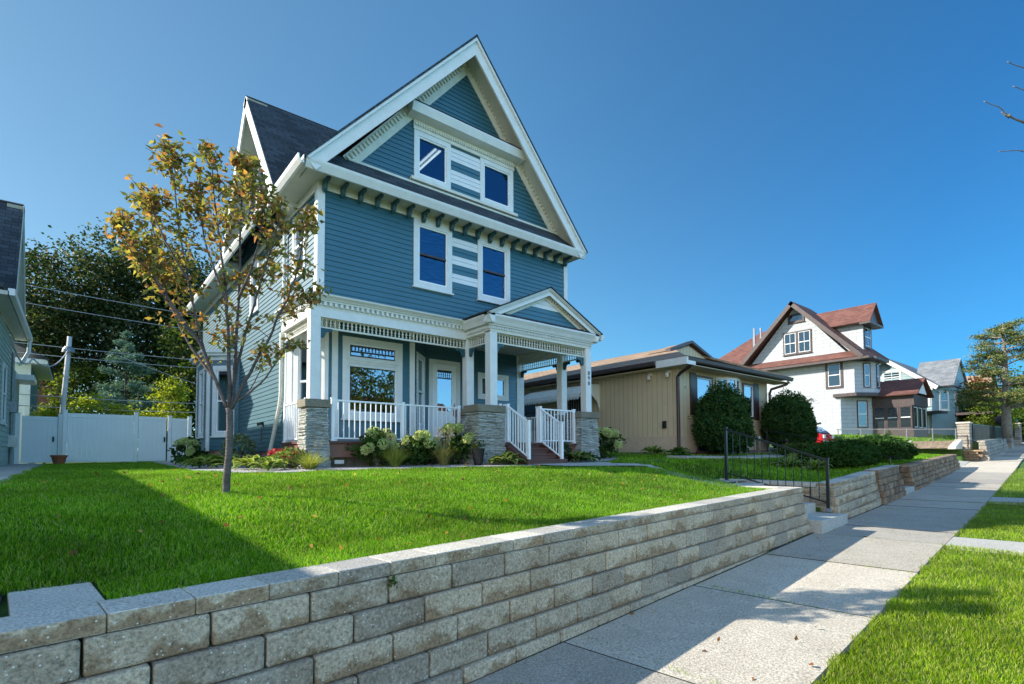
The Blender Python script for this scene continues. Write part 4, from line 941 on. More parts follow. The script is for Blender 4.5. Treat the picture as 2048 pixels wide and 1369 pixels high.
def clumps(center, rad, n_cl, per, cl_r, size, colors, shell=.55, squash=.7, **kw):
    """crown as leaf clumps scattered through an ellipsoid, denser towards its skin"""
    c = np.array(center, float); r = np.array(rad, float)
    d = rng.normal(0, 1, (n_cl, 3)); d /= np.linalg.norm(d, axis=1)[:, None]; q = (rng.uniform(shell ** 3, 1, n_cl) ** (1 / 3))[:, None]
    cc = c + d * q * r * (1 + .12 * rng.normal(0, 1, (n_cl, 1)))
    P = np.repeat(cc, per, 0) + rng.normal(0, 1, (n_cl * per, 3)) * np.array([cl_r, cl_r, cl_r * squash]) * rng.uniform(.5, 1.1, (n_cl * per, 1))
    it = leafcloud(P, size, colors, **kw); v, f, cl = it
    cb = np.repeat(rng.uniform(.72, 1.3, n_cl), per * 4)[:, None]
    return v, f, cl * cb
def limb(mb, p0, p1, r0, r1, wob=.12, n=5, side=7):
    p0 = V(p0); p1 = V(p1); L = (p1 - p0).length; pts = []; rr = []
    o = V((0, 0, 0))
    for i in range(n + 1):
        t = i / n
        if 0 < i < n: o += V((random.uniform(-1, 1), random.uniform(-1, 1), random.uniform(-.5, .5))) * wob * L / n
        pts.append(p0.lerp(p1, t) + o * math.sin(math.pi * t)); rr.append(r0 + (r1 - r0) * t)
    mb.tube(pts, rr, side); return pts
def tree(name, label, x, y, z, crowns, trunk_h, trunk_r, colors, size, n_cl, per, cl_r, bark_='bark_dark', group=None, limbs=9, shell=.45, fold=.3, mat='leaf', cat='tree', elong=1.6, droop=.2):
    t = thing(name, label, cat, (x, y, z), group); b = MB()
    top = limb(b, (x, y, z - .2), (x + random.uniform(-.2, .2), y + random.uniform(-.2, .2), z + trunk_h), trunk_r, trunk_r * .6, .05, 5, 10)[-1]
    for c, r in crowns:
        for i in range(max(2, limbs // len(crowns))):
            a = random.uniform(0, 2 * math.pi); q = V(c) + V((math.cos(a) * r[0] * .75, math.sin(a) * r[1] * .75, random.uniform(-.5, .75) * r[2]))
            pp = limb(b, top - V((0, 0, random.uniform(0, .25) * trunk_h)), q, trunk_r * .42, trunk_r * .06, .25, 6, 6)
            for k in range(3):
                e = pp[random.randint(2, 5)]; limb(b, e, e + V((random.uniform(-1, 1) * r[0], random.uniform(-1, 1) * r[1], random.uniform(-.1, 1) * r[2])) * .4, trunk_r * .12, trunk_r * .03, .3, 4, 5)
    b.build('trunk', bark_, t, smooth=True)
    tot = sum(r[0] * r[1] * r[2] for _, r in crowns); its = []
    for c, r in crowns:
        k = max(6, int(n_cl * r[0] * r[1] * r[2] / tot)); its.append(clumps(c, r, k, per, cl_r, size, colors, shell, fold=fold, elong=elong, droop=droop))
    v, f, c = merge(its); npmesh('crown', v, f, mat, parent=t, colors=c)
    return t
GD = [(.030, .065, .014), (.045, .085, .018), (.060, .100, .022), (.10, .12, .03)]
GM = [(.05, .10, .015), (.08, .14, .02), (.11, .17, .03)]
GL = [(.32, .38, .04), (.42, .46, .05), (.22, .30, .04)]
# big maple and its neighbours behind the fence
tree('maple_tree', 'huge dark maple with sun glints filling the sky behind the white fence', 4.5, 42, 1.5,
     [((1.5, 41, 12.2), (4.2, 4, 3.0)), ((-1.2, 42, 11.0), (3.0, 3, 2.8)), ((4.8, 42, 12.6), (3.8, 4, 3.0)), ((2, 42, 8.6), (5.5, 4, 2.8)), ((7.5, 43, 10), (4, 4, 3.6)), ((-2.2, 41.5, 8.4), (1.6, 2, 1.2)), ((5, 43, 5.2), (5.2, 3, 2.8))],
     6.5, .45, [(.014, .034, .012), (.020, .044, .014), (.030, .056, .018), (.05, .075, .028), (.12, .12, .06)], .21, 900, 84, .60, shell=.3)
tree('broadleaf_tree', 'dark leafy tree low behind the fence, close to the blue house bay', 6.3, 34, 1.5, [((5.4, 34, 5.2), (2.2, 2.2, 3.0)), ((3.4, 35, 4.3), (1.6, 2, 2.4)), ((4.8, 34, 8), (1.6, 2, 1.4))], 2.4, .2, GD, .2, 200, 40, .45)
def spruce(name, label, x, y, z, h, r, colors, n=9000, size=.16, cat='tree', sparse=1.0, group=None, top=.04):
    t = thing(name, label, cat, (x, y, z), group); b = MB(); limb(b, (x, y, z - .1), (x, y, z + h), .02 * h, .01, .01, 6, 8)
    P = []
    for i in range(int(46 * sparse)):
        hh = random.uniform(.08, .97); a = random.uniform(0, 6.283); rr = r * ((1 - hh) ** .75 + top) * random.uniform(.75, 1.12)
        p0 = V((x, y, z + h * hh)); p1 = p0 + V((math.cos(a) * rr, math.sin(a) * rr, rr * .25)); limb(b, p0, p1, .012 * h * (1 - hh) + .01, .006, .1, 3, 5)
        k = int(n / (46 * sparse)); tt = rng.uniform(.25, 1.05, k)[:, None]; q = np.array(p0) * (1 - tt) + np.array(p1) * tt
        P.append(q + rng.normal(0, 1, (k, 3)) * np.array([.16, .16, .12]) * (rr * .55 + .12))
    b.build('trunk', 'bark_dark', t, smooth=True)
    v, f, c = leafcloud(np.concatenate(P), size, colors, fold=.1, elong=3.2, droop=-.2); npmesh('crown', v, f, 'needle', parent=t, colors=c); return t
spruce('spruce_tree', 'soft blue green conifer behind the left half of the white fence', 1.75, 31.5, 1.5, 6.3, 2.0, [(.12, .22, .16), (.17, .28, .20), (.22, .33, .24)], 18000, .15)
tree('young_tree', 'bright yellow green young tree poking above the fence beside the blue house', 3.4, 29.2, 1.5, [((3.35, 29.2, 4.25), (.82, .6, 1.1)), ((3.05, 29.2, 3.3), (1.1, .6, .6)), ((3.3, 29.2, 5.2), (.36, .3, .5))], 1.6, .05, GL, .13, 110, 26, .19, 'bark_grey', droop=.1)
tree('garden_shrub', 'yellow green rounded shrub above the fence in front of the blue green conifer', .6, 28.0, 1.5, [((.6, 28.0, 3.5), (.9, .6, .75)), ((1.5, 28.0, 3.3), (.7, .5, .6))], 1.2, .05, GL, .11, 120, 26, .17, 'bark_grey', cat='shrub')
tree('garden_hedge', 'low yellow green hedge top between the walk gate and the brick building', -1.0, 29.0, 1.5, [((-.7, 29.0, 3.25), (.8, .4, .45))], 1.0, .05, GL, .10, 90, 26, .15, 'bark_grey', cat='hedge')
tree('broadleaf_tree', 'green tree seen between the leaning pole and the brick building', -.9, 40, 1.5, [((-.6, 40, 4.2), (1.0, 1, 2.4)), ((0.3, 40, 6.0), (1.3, 1, 1.5))], 2.5, .12, [(.10, .15, .02), (.16, .20, .03), (.05, .09, .015)], .22, 120, 30, .32)
for i, (x, y, zc, r, lb) in enumerate(((24, 46, 7.2, 2.6, 'dark tree top seen through the porch spindles'), (30.3, 36, 7.3, 1.0, 'yellow green tree top peeping over the tan roof peak'), (18.5, 44, 7.6, 2.4, 'dark tree top left of the porch end column'))):
    tree('broadleaf_tree', lb, x, y, 1.6, [((x, y, zc), (r * 1.3, r, r * .62))], zc - 2.2, .2, GL if i == 1 else GD, .2, 90, 34, .38)

# leaning utility pole and its cables
t = thing('utility_pole', 'grey leaning utility pole with a service cable behind the white walk gate', 'pole', (-.55, 27.5, 1.5))
b = MB(); b.tube([(-.58, 27.5, 1.4), (-.33, 27.5, 6.55)], [.10, .08], 12); b.build('pole', 'pole_wood', t, smooth=True)
b = MB(); b.tube([(-.355, 27.5, 5.92), (-.36, 27.5, 6.02), (-.355, 27.5, 6.14)], [.22, .2, .12], 12); b.build('cap_band', 'galv', t)
def cable(label, pts, r=.014, n=16, sag=.2, group='overhead utility cables', mat='cable'):
    t = MB(); P = []
    for (a, b_) in zip(pts, pts[1:]):
        a = V(a); b_ = V(b_)
        for i in range(n + 1):
            k = i / n; P.append(a.lerp(b_, k) - Z * sag * 4 * k * (1 - k))
    t.tube(P, r, 5); o = t.build('overhead_cable', mat); tag(o, label, 'cable', group); return o
gC = 'overhead cables crossing behind the fence'
for i, (z0, z1) in enumerate(((9.0, 8.2), (8.3, 7.5), (6.45, 6.35), (6.05, 6.0), (4.45, 4.35), (4.0, 3.95))):
    cable('%s of the six thin cables crossing the dark maple behind the white fence' % ('topmost', 'second highest', 'third highest', 'fourth highest', 'second lowest', 'lowest')[i], [(-8, 27.9, z0), (9, 27.9, z1)], .014, 16, .25, gC)
cable('pair of sagging service cables from the leaning pole down to the pale house eave', [(-.36, 27.4, 6.0), (-1.2, 23.5, 5.0), (-1.5, 20, 5.1)], .022, 12, .45)
cable('long thin cable sloping down from the dark maple to the blue house', [(1.2, 27.6, 6.0), (6.0, 26, 4.3)], .012, 12, .1)
for z0, q_ in ((9.1, 'upper'), (8.6, 'lower')): cable(q_ + ' of two thin cables in the sky above the tan roof', [(14, 40, z0), (34, 43, z0 + .3)], .02, 8, .2, 'cables above the tan roof')

# ------------------------------------------------------------------ pale green neighbour on the left
NB = thing('neighbor_house', 'pale green sided house at the left edge with dark blue roof and white soffits', 'house', (-5, 18, 1.4))
NX = -1.86; NE = -1.50; NZ = 6.25; NY0, NY1 = 19.6, 26.6
Fn = frame((NX, NY0), (NX, NY1 - .2))
b = MB(); siding(b, Fn, [(0, 1.3), (6.8, 1.3), (6.8, 6.0), (0, 6.0)], [(3.2, 4.0, 2.9, 4.6)], step=.16, t=.02); b.build('side_siding', 'pale_green', NB)
window(NB, Fn, 3.1, 4.1, 2.8, 4.7, .1, 'hung', 'glass_dark', flat=True)
b = MB(); siding(b, frame((NX, NY1 - .2), (-8.3, NY1 - .2)), [(0, 1.2), (6.5, 1.2), (6.5, 5.9), (3.2, 9.4), (0, 5.9)], step=.16); siding(b, frame((-8.3, NY0), (NX, NY0)), [(0, 1.2), (6.5, 1.2), (6.5, 5.9), (3.2, 9.4), (0, 5.9)], step=.16); b.build('end_siding', 'pale_green', NB)
b = MB(); slab(b, [(NE, NY0 - .3, NZ), (NE, NY1, NZ), (-4.9, NY1, 9.2), (-4.9, NY0 - .3, 9.2)], .1); slab(b, [(-8.8, NY0 - .3, 5.9), (-4.9, NY0 - .3, 9.2), (-4.9, NY1, 9.2), (-8.8, NY1, 5.9)], .1)
GA = (23.1, 9.92); slab(b, [(NE - .02, 21.3, NZ + .02), (NE - .02, GA[0], GA[1]), (-5, GA[0], GA[1])], .09); slab(b, [(NE - .02, 25.5, NZ + .02), (-5, GA[0], GA[1]), (NE - .02, GA[0], GA[1])], .09); b.build('roof', 'shingle_grey', NB)
b = MB(); siding(b, frame((NX, 21.0), (NX, 25.2)), [(.5, 6.1), (4.2, 6.1), (2.1, 9.2)], step=.16); b.build('gable_siding', 'siding_white', NB)
for y0 in (21.3, 25.5):
    p0 = V((NE, y0, NZ - .03)); p1 = V((NE, GA[0], GA[1] - .03)); d = (p1 - p0).normalized(); q = d.cross(V((1, 0, 0))); q = q if q.z < 0 else -q
    b = MB(); b.prism([p0, p1, p1 + q * .26, p0 + q * .26], (-.03, 0, 0)); b.build('bargeboard', 'soffit', NB)
    b = MB(); b.prism([p0 + q * .18, p1 + q * .18, p1 + q * .18 + V((-.4, 0, 0)), p0 + q * .18 + V((-.4, 0, 0))], q * .015); b.build('rake_soffit', 'soffit', NB)
b = MB(); b.box((NX, NY0 - .3, NZ - .2), (NE, NY1, NZ - .09)); b.build('soffit', 'soffit', NB)
b = MB(); b.box((NE - .02, NY0 - .3, NZ - .2), (NE + .12, NY1 + .05, NZ - .02)); b.build('gutter', 'trim_white', NB)
b = MB(); b.tube([(NE + .05, NY1 - .2, NZ - .2), (NE + .04, NY1 - .3, 5.6), (-1.62, NY1 - .35, 5.2), (-1.74, NY1 - .35, 5.1)], .06, 8); b.build('downspout', 'trim_white', NB)
b = MB(); b.tube([(NX + .06, 25.4, 1.4), (NX + .06, 25.4, 5.4)], .04, 8); b.build('conduit', 'galv', NB)
b = MB(); b.box((NX, 25.2, 3.3), (NX + .2, 25.5, 3.7)); b.build('meter_box', 'galv', NB, bevel=.01)
b = MB(); b.box((NX, 25.1, 2.1), (NX + .22, 25.5, 2.5)); b.build('meter_box', 'ceramic', NB, bevel=.01)
# lower front wing, set back from the walk
b = MB(); siding(b, frame((-5.0, 7.2), (-5.0, NY0)), [(0, 1.2), (12.4, 1.2), (12.4, 5.3), (0, 5.3)], step=.16); siding(b, frame((-9.0, 7.2), (-5.0, 7.2)), [(0, 1.2), (4, 1.2), (4, 5.3), (2, 6.4), (0, 5.3)], step=.16); b.build('wing_siding', 'pale_green', NB)
b = MB(); slab(b, [(-4.5, 6.9, 5.35), (-4.5, NY0, 5.35), (-7, NY0, 6.7), (-7, 6.9, 6.7)], .1); slab(b, [(-9.5, 6.9, 5.35), (-7, 6.9, 6.7), (-7, NY0, 6.7), (-9.5, NY0, 5.35)], .1); b.build('wing_roof', 'shingle_grey', NB)
b = MB(); b.box((-2.1, 26.4, 1.2), (-1.80, 28.2, 4.9)); b.build('rear_wing_wall', 'pale_green', NB); b = MB(); b.box((-2.2, 26.5, 4.6), (-1.30, 28.3, 4.8)); b.build('rear_wing_eave', 'trim_white', NB, bevel=.01)
G2 = thing('garage', 'white sided outbuilding with white soffit behind the walk gate', 'garage', (-3, 33, 1.5))
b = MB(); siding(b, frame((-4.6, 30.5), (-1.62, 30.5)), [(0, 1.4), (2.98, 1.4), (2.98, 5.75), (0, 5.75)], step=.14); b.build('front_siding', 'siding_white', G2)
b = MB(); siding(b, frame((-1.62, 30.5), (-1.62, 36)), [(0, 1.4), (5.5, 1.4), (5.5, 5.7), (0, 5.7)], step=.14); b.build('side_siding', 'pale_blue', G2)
b = MB(); b.box((-5, 30.0, 5.7), (-1.05, 36.3, 5.9)); b.build('soffit', 'trim_white', G2, bevel=.01); b = MB(); b.box((-1.76, 30.44, 1.4), (-1.60, 30.5, 5.7)); b.build('corner_board', 'trim_white', G2)
b = MB(); slab(b, [(-1.0, 29.9, 5.92), (-1.0, 36.4, 5.92), (-3.6, 36.4, 7.4), (-3.6, 29.9, 7.4)], .08); b.build('roof', 'shingle_grey', G2)
B3 = thing('brick_building', 'red brick building with a dark blue roof far behind the walk gate', 'house', (-2.6, 47, 1.5))
b = MB(); b.box((-6, 46, 1.5), (-1.0, 52, 8.2)); b.build('wall', 'red_brick', B3)
b = MB(); b.prism([(-6.5, 45.6, 8.2), (-.3, 45.6, 8.2), (-.3, 45.6, 11.8), (-6.5, 45.6, 11.8)], (0, 7, 0)); b.build('roof', 'shingle_grey', B3)
b = MB(); b.box((-1.35, 45.4, 1.5), (-.95, 45.95, 8.2)); b.build('porch_post', 'dark_brown', B3)
# rough rock block at the near left corner
t = MB(); t.box((-.75, 3.75, .3), (-.33, 4.7, .90)); o = t.build('edging_stone', 'rough_rock', bevel=.04, segs=2); tag(o, 'dark rough stone block at the left end of the grey wall caps', 'stone')

# ------------------------------------------------------------------ tan bungalow
T = thing('tan_bungalow', 'tan bungalow with light brown shingle roof, brown gutters and brown shutters', 'house', (18, 14, 1.7))
TX0, TX1, TY, TB = 15.2, 21.5, 10.1, 26
Fa = frame((TX0, TY), (TX1, TY)); ta = lambda x: x - TX0; Fz = frame((TX0, TB), (TX0, TY)); tz_ = lambda y: TB - y
def wallholes(mb, fr, a0, a1, z0, z1, holes):
    xs = sorted({a0, a1, *[h[0] for h in holes], *[h[1] for h in holes]}); zs = sorted({z0, z1, *[h[2] for h in holes], *[h[3] for h in holes]})
    for x_0, x_1 in zip(xs, xs[1:]):
        for z_0, z_1 in zip(zs, zs[1:]):
            cx, cz = (x_0 + x_1) / 2, (z_0 + z_1) / 2
            if any(h[0] < cx < h[1] and h[2] < cz < h[3] for h in holes): continue
            mb.poly([fp(fr, x_0, z_0), fp(fr, x_1, z_0), fp(fr, x_1, z_1), fp(fr, x_0, z_1)])
b = MB(); wallholes(b, Fa, 0, 6.3, 2.35, 4.60, [(1.2, 2.1, 3.2, 4.4), (2.45, 4.1, 3.0, 4.5), (4.4, 5.1, 3.2, 4.4)]); b.build('front_wall', 'tan_siding', T)
b = MB(); wallholes(b, Fz, 0, TB - TY, 2.35, 4.60, [(tz_(15.1), tz_(14.2), 2.0, 4.3), (tz_(18.1), tz_(17.0), 2.9, 4.2)]); b.build('side_wall', 'tan_siding', T)
b = MB(); b.poly([(TX1, TY, 1.5), (TX1, TB, 1.5), (TX1, TB, 4.7), (TX1, TY, 4.7)]); b.poly([(TX1, TB, 1.5), (TX0, TB, 1.5), (TX0, TB, 4.7), (TX1, TB, 4.7)]); b.build('rear_wall', 'tan_siding', T)
b = MB(); b.box((TX0 - .02, TY - .02, 1.4), (TX1, TY + .2, 2.35)); b.box((TX0 - .02, TY + .2, 1.4), (TX0 + .2, TB, 2.35)); b.build('foundation', 'tan_base', T)
b = MB(); b.poly([(15.5, 13, 1.5), (21, 13, 1.5), (21, 13, 4.7), (15.5, 13, 4.7)]); b.poly([(15.3, 10.3, 2.4), (21.3, 10.3, 2.4), (21.3, 13, 2.4), (15.3, 13, 2.4)]); b.build('interior', 'interior', T)
for x0, x1 in ((1.12, 2.2), (4.32, 5.18)): window(T, Fa, x0, x1, 3.12, 4.46, .07, 'fixed', 'glass', mat='brown_trim', sash='vinyl', sill=False)
# bow window
bw = [(2.45, 0), (2.85, .22), (3.28, .30), (3.70, .22), (4.10, 0)]; B_ = thing_ = None
b = MB(); b.prism([fp(Fa, a, 4.5, n_) for a, n_ in bw], (0, 0, .078)); bo = b.build('bow_window', 'tan_siding', T); b = MB(); b.prism([fp(Fa, a, 2.9, n_) for a, n_ in bw], (0, 0, .12)); b.build('sill', 'tan_siding', bo)
for (a0, n0), (a1, n1) in zip(bw, bw[1:]):
    p0, p1 = fp(Fa, a0, 0, n0), fp(Fa, a1, 0, n1); fq = frame((p0.x, p0.y), (p1.x, p1.y)); L = fq[3]
    b = MB(); fbox(b, fq, 0, .05, 3.02, 4.5, -.04, .02); fbox(b, fq, L - .05, L, 3.02, 4.5, -.04, .02); fbox(b, fq, .05, L - .05, 4.42, 4.5, -.04, .02); b.build('sash', 'vinyl', bo)
    b = MB(); b.poly([fp(fq, .05, 3.02, -.01), fp(fq, L - .05, 3.02, -.01), fp(fq, L - .05, 4.42, -.01), fp(fq, .05, 4.42, -.01)]); b.build('pane', 'glass', bo)
for x0 in (.76, 5.2):
    b = MB(); fbox(b, Fa, x0, x0 + .36, 3.08, 4.52, 0, .03); fbox(b, Fa, x0 + .05, x0 + .31, 3.14, 3.76, .03, .036); fbox(b, Fa, x0 + .05, x0 + .31, 3.84, 4.46, .03, .036); b.build('shutter', 'brown_trim', T, bevel=.006)
# roof: ridge along depth, front hip with a small gablet
E0, E1, EF, RZ, RX = 14.65, 22.15, 9.35, 6.02, 18.2; ez = 4.80
b = MB(); slab(b, [(E0, EF, ez), (E0, TB + .5, ez), (RX, TB + .5, RZ), (RX, 12.3, RZ)], .08); slab(b, [(E1, EF, ez), (RX, 12.3, RZ), (RX, TB + .5, RZ), (E1, TB + .5, ez)], .08)
slab(b, [(E0, EF, ez), (RX, 12.5, RZ - .18), (E1, EF, ez)], .08); rf2 = b.build('roof', 'shingle_tan', T)
b = MB(); b.prism([(16.9, 11.55, 5.60), (RX, 11.55, 6.06), (19.5, 11.55, 5.60)], (0, .9, 0)); b.build('roof_gablet', 'shingle_tan', T)
b = MB(); b.prism([(16.95, 11.52, 5.55), (RX, 11.52, 5.93), (19.45, 11.52, 5.55)], (0, .02, 0)); b.build('gablet_face', 'tan_siding', T)
b = MB(); b.prism([(16.75, 11.35, 5.53), (RX, 11.35, 6.02), (RX, 11.35, 6.12), (16.75, 11.35, 5.63)], (0, .22, 0)); b.prism([(19.65, 11.35, 5.53), (RX, 11.35, 6.02), (RX, 11.35, 6.12), (19.65, 11.35, 5.63)], (0, .22, 0)); b.build('gablet_trim', 'brown_trim', T)
b = MB(); pr = [(0, 4.66), (-.06, 4.65), (-.10, 4.69), (-.12, 4.795), (0, 4.795)]
b.prism([(E0 + .1, EF + .1 + y, z) for y, z in pr], (E1 - E0 - .1, 0, 0)); b.build('front_gutter', 'dark_brown', T)
b = MB(); b.prism([(E0 + .02 + y, 10.5, z) for y, z in pr], (0, TB + .4 - 11.2, 0)); b.build('side_gutter', 'dark_brown', T)
b = MB(); b.box((E0 + .0, EF + .0, 4.57), (E0 + .08, 10.5, 4.80)); b.box((E0 + .085, EF - .0, 4.57), (E0 + .5, EF + .06, 4.795)); b.build('side_fascia', 'trim_white', T)
b = MB(); b.box((E0 + .085, EF + .08, 4.58), (E1 - .05, TY, 4.60)); b.box((E0 + .085, TY, 4.58), (TX0, TB, 4.60)); b.build('soffit', 'tan_siding', T)
b = MB(); b.tube([(15.0, 9.4, 4.64), (15.0, 9.45, 4.54), (15.12, 9.9, 4.38), (15.16, 10.02, 4.28), (15.16, 10.02, 1.9)], .055, 8); b.build('downspout', 'brown_trim', T)
b = MB(); b.tube([(21.9, 9.42, 4.64), (21.88, 9.5, 4.52), (21.55, 9.95, 4.35), (21.5, 10.0, 4.2), (21.5, 10.0, 2.4)], .055, 8); b.build('downspout', 'brown_trim', T)
for x, y, z in ((15.15, 11.1, 4.42), (15.13, 10.35, 4.44)):
    b = MB(); b.box((x - .06, y - .06, z), (x + .05, y + .06, z + .1)); b.lathe((x - .08, y, z - .14), [(.05, 0), (.07, .06), (.05, .14)], 10); b.build('flood_lamp', 'ceramic', T)
b = MB(); b.box((15.12, 10.5, 2.62), (15.2, 10.62, 2.86)); b.build('outlet_box', 'black_metal', T)
for i, ch in enumerate('894'): textmesh('house_number', ch, .13, (15.42 + i * .13, 10.085, 4.18 - i * .10), (1, 0, 0), (0, 0, 1), 'ceramic' if i < 2 else 'galv', T)
b = MB(); wallx = TX0
fdoor = Fz; fbox(b, Fz, tz_(15.1), tz_(14.2), 2.0, 4.3, -.04, -.01); d_ = b.build('door', 'black_metal', T)
b = MB()
for i in range(7): fbox(b, Fz, tz_(15.05) + i * .13, tz_(15.05) + i * .13 + .02, 2.1, 4.2, -.01, .01)
fbox(b, Fz, tz_(15.05), tz_(14.25), 3.1, 3.14, -.01, .012); b.build('door_grille', 'galv', d_)
window(T, Fz, tz_(18.2), tz_(16.9), 2.85, 4.3, .08, 'hung', 'glass_dark', mat='brown_trim', sash='brown_trim', rail='brown_trim', flat=True)
# ribbed metal awning over the side door
b = MB(); prf = [(0, 4.40), (-.25, 4.40), (-.55, 4.34), (-.85, 4.22), (-1.05, 4.02), (-1.12, 3.86)]
for k in range(22):
    y0 = 13.42 + k * .15; zz = .012 * (k % 2)
    for (x0, z0), (x1, z1) in zip(prf, prf[1:]): b.prism([(TX0 + x0, y0, z0 + zz), (TX0 + x1, y0, z1 + zz), (TX0 + x1, y0, z1 + zz - .015), (TX0 + x0, y0, z0 + zz - .015)], (0, .15, 0))
    b.prism([(TX0 - 1.12, y0, 3.88), (TX0 - 1.13, y0 + .02, 3.79), (TX0 - 1.13, y0 + .075, 3.76), (TX0 - 1.13, y0 + .13, 3.79), (TX0 - 1.12, y0 + .15, 3.88)], (.01, 0, 0))
aw_ = b.build('awning', 'trim_cream', T)
for y0 in (13.42, 16.72):
    b = MB(); b.prism([(TX0, y0, 4.40), (TX0 - .55, y0, 4.33), (TX0 - .85, y0, 4.19), (TX0 - 1.1, y0, 3.85), (TX0 - .8, y0, 3.98), (TX0 - .45, y0, 3.98), (TX0 - .15, y0, 3.75), (TX0 - .02, y0, 3.45), (TX0, y0, 3.3)], (0, .02, 0)); b.build('awning_side', 'trim_cream', aw_)
b = MB(); b.box((16.3, 10.0, 1.75), (17.5, 10.08, 2.3)); b.build('basement_window', 'glass_dark', T); 
b = MB(); b.box((15.6, 9.55, 1.72), (17.6, 9.68, 1.86)); b.build('bed_edging', 'brown_trim', T)
for x in (18.4, 20.6):
    t = thing('path_lamp', 'short path lamp post with grey cap, %s of the two at the tan house bed' % ('nearer' if x < 19 else 'farther'), 'lamp', (x, 9.0, lotxy(x, 9.0)), 'path lamps in the mulch bed')
    z = lotxy(x, 9.0); b = MB(); b.box((x - .05, 8.95, z), (x + .05, 9.05, z + .45)); b.build('post', 'timber', t); b = MB(); b.box((x - .06, 8.94, z + .45), (x + .06, 9.06, z + .62)); b.build('lamp_head', 'galv', t, bevel=.01)

# ------------------------------------------------------------------ white shingled house with red roof
WH = thing('white_house', 'tall white shake sided house with red brown roof, brown trim and dark porch', 'house', (44, 16, 2.6))
X0 = 41.0; ya, yb = 13.3, 21.2
Ws = frame((X0, yb), (X0, ya)); Wg = frame((X0 - .03, yb), (X0 - .03, ya)); wa = lambda y: yb - y
b = MB(); b.poly([(X0, yb, 1.8), (X0, 14.2, 1.8), (X0, 14.2, 5.75), (X0, yb, 5.75)]); b.poly([(X0, yb, 5.75), (X0, ya, 5.75), (X0, ya, 8.2), (X0, yb, 8.2)]); b.build('side_wall', 'wall_shakes', WH)
b = MB(); b.poly([(X0 - .02, 20.4, 8.85), (X0 - .02, 13.7, 8.75), (X0 - .02, 17.05, 12.7)]); b.build('gable_wall', 'wall_shakes', WH)
b = MB(); b.poly([(X0, 14.2, 1.8), (43.0, 12.9, 1.8), (43.0, 12.9, 5.75), (X0, 14.2, 5.75)]); b.poly([(X0, ya, 5.75), (42.3, 12.5, 5.75), (42.3, 12.5, 8.1), (X0, ya, 8.1)]); b.poly([(42.3, 12.5, 5.75), (43.4, 12.5, 5.75), (43.4, 12.5, 8.3), (42.3, 12.5, 8.1)]); b.poly([(43.4, 12.5, 1.8), (43.4, 24, 1.8), (43.4, 24, 8.3), (43.4, 17, 12.8), (43.4, 12.5, 8.3)]); b.build('front_wall', 'wall_shakes', WH)
b = MB(); b.prism([(X0 - .2, 14.6, 5.72), (X0 - .2, ya - .15, 5.72), (42.3, 12.3, 5.72), (43.6, 12.3, 5.72), (43.6, 14.6, 5.72)], (0, 0, .22)); b.build('belt_trim', 'dark_brown', WH)
window(WH, Ws, wa(15.1), wa(14.0), 6.35, 8.25, .16, 'hung', 'glass_dark', mat='dark_brown', sill=False, flat=True)
window(WH, Wg, wa(17.95), wa(16.95), 9.15, 10.85, .1, 'hung', 'glass_dark', mat='dark_brown', split=2, flat=True)
window(WH, Wg, wa(16.95), wa(15.95), 9.15, 10.85, .1, 'hung', 'glass_dark', mat='dark_brown', split=2, flat=True)
window(WH, Wg, wa(17.55), wa(16.4), 11.5, 12.15, .1, 'fixed', 'glass_dark', mat='dark_brown', sash='dark_brown', flat=True)
Wd_ = frame((X0, ya), (42.3, 12.5)); window(WH, Wd_, .65, 1.2, 6.3, 8.0, .08, 'hung', 'glass_dark', mat='dark_brown', sill=False, flat=True)
Wf = frame((42.3, 12.5), (43.4, 12.5)); window(WH, Wf, .3, .9, 6.3, 8.0, .1, 'hung', 'glass_dark', mat='dark_brown', sill=False, flat=True)
Wl = frame((X0, 14.2), (43, 12.9)); window(WH, Wl, 1.2, 2.0, 3.6, 5.5, .08, 'hung', 'glass_dark', mat='dark_brown', sill=False, flat=True)
b = MB(); slab(b, [(40.35, 21.6, 8.35), (40.35, 12.5, 8.35), (41.0, 13.2, 8.85), (41.0, 20.6, 8.85)], .08)
slab(b, [(40.3, 12.55, 8.35), (40.3, 17.05, 13.0), (43.7, 17.05, 13.0), (43.7, 12.0, 8.35)], .1); slab(b, [(40.3, 21.5, 8.35), (43.7, 21.5, 8.35), (43.7, 17.05, 13.0), (40.3, 17.05, 13.0)], .1)
slab(b, [(38.5, 27.5, 8.35), (44, 20.6, 12.4), (44, 18.0, 12.4), (40.5, 17.6, 12.0), (40.5, 21.4, 8.35)], .1) if 0 else None
slab(b, [(41.3, 26.5, 8.4), (41.3, 18.2, 8.4), (45.0, 18.2, 12.2), (45.0, 21.5, 12.2)], .1)
slab(b, [(41.3, 26.5, 8.4), (45.0, 21.5, 12.2), (48, 21.5, 12.2), (52, 26.5, 8.4)], .1)
b.build('roof', 'shingle_red', WH)
for y0 in (12.5, 21.55):
    p0 = V((40.28, y0, 8.35)); p1 = V((40.28, 17.05, 13.0)); d = (p1 - p0).normalized(); q = d.cross(V((1, 0, 0))); q = q if q.z < 0 else -q
    b = MB(); b.prism([p0, p1, p1 + q * .28, p0 + q * .28], (.06, 0, 0)); b.build('bargeboard', 'dark_brown', WH)
b = MB(); b.box((40.3, 12.2, 8.12), (41.0, 21.6, 8.28)); b.box((41.01, 12.0, 8.10), (43.7, 12.6, 8.28)); b.build('eave_board', 'dark_brown', WH)
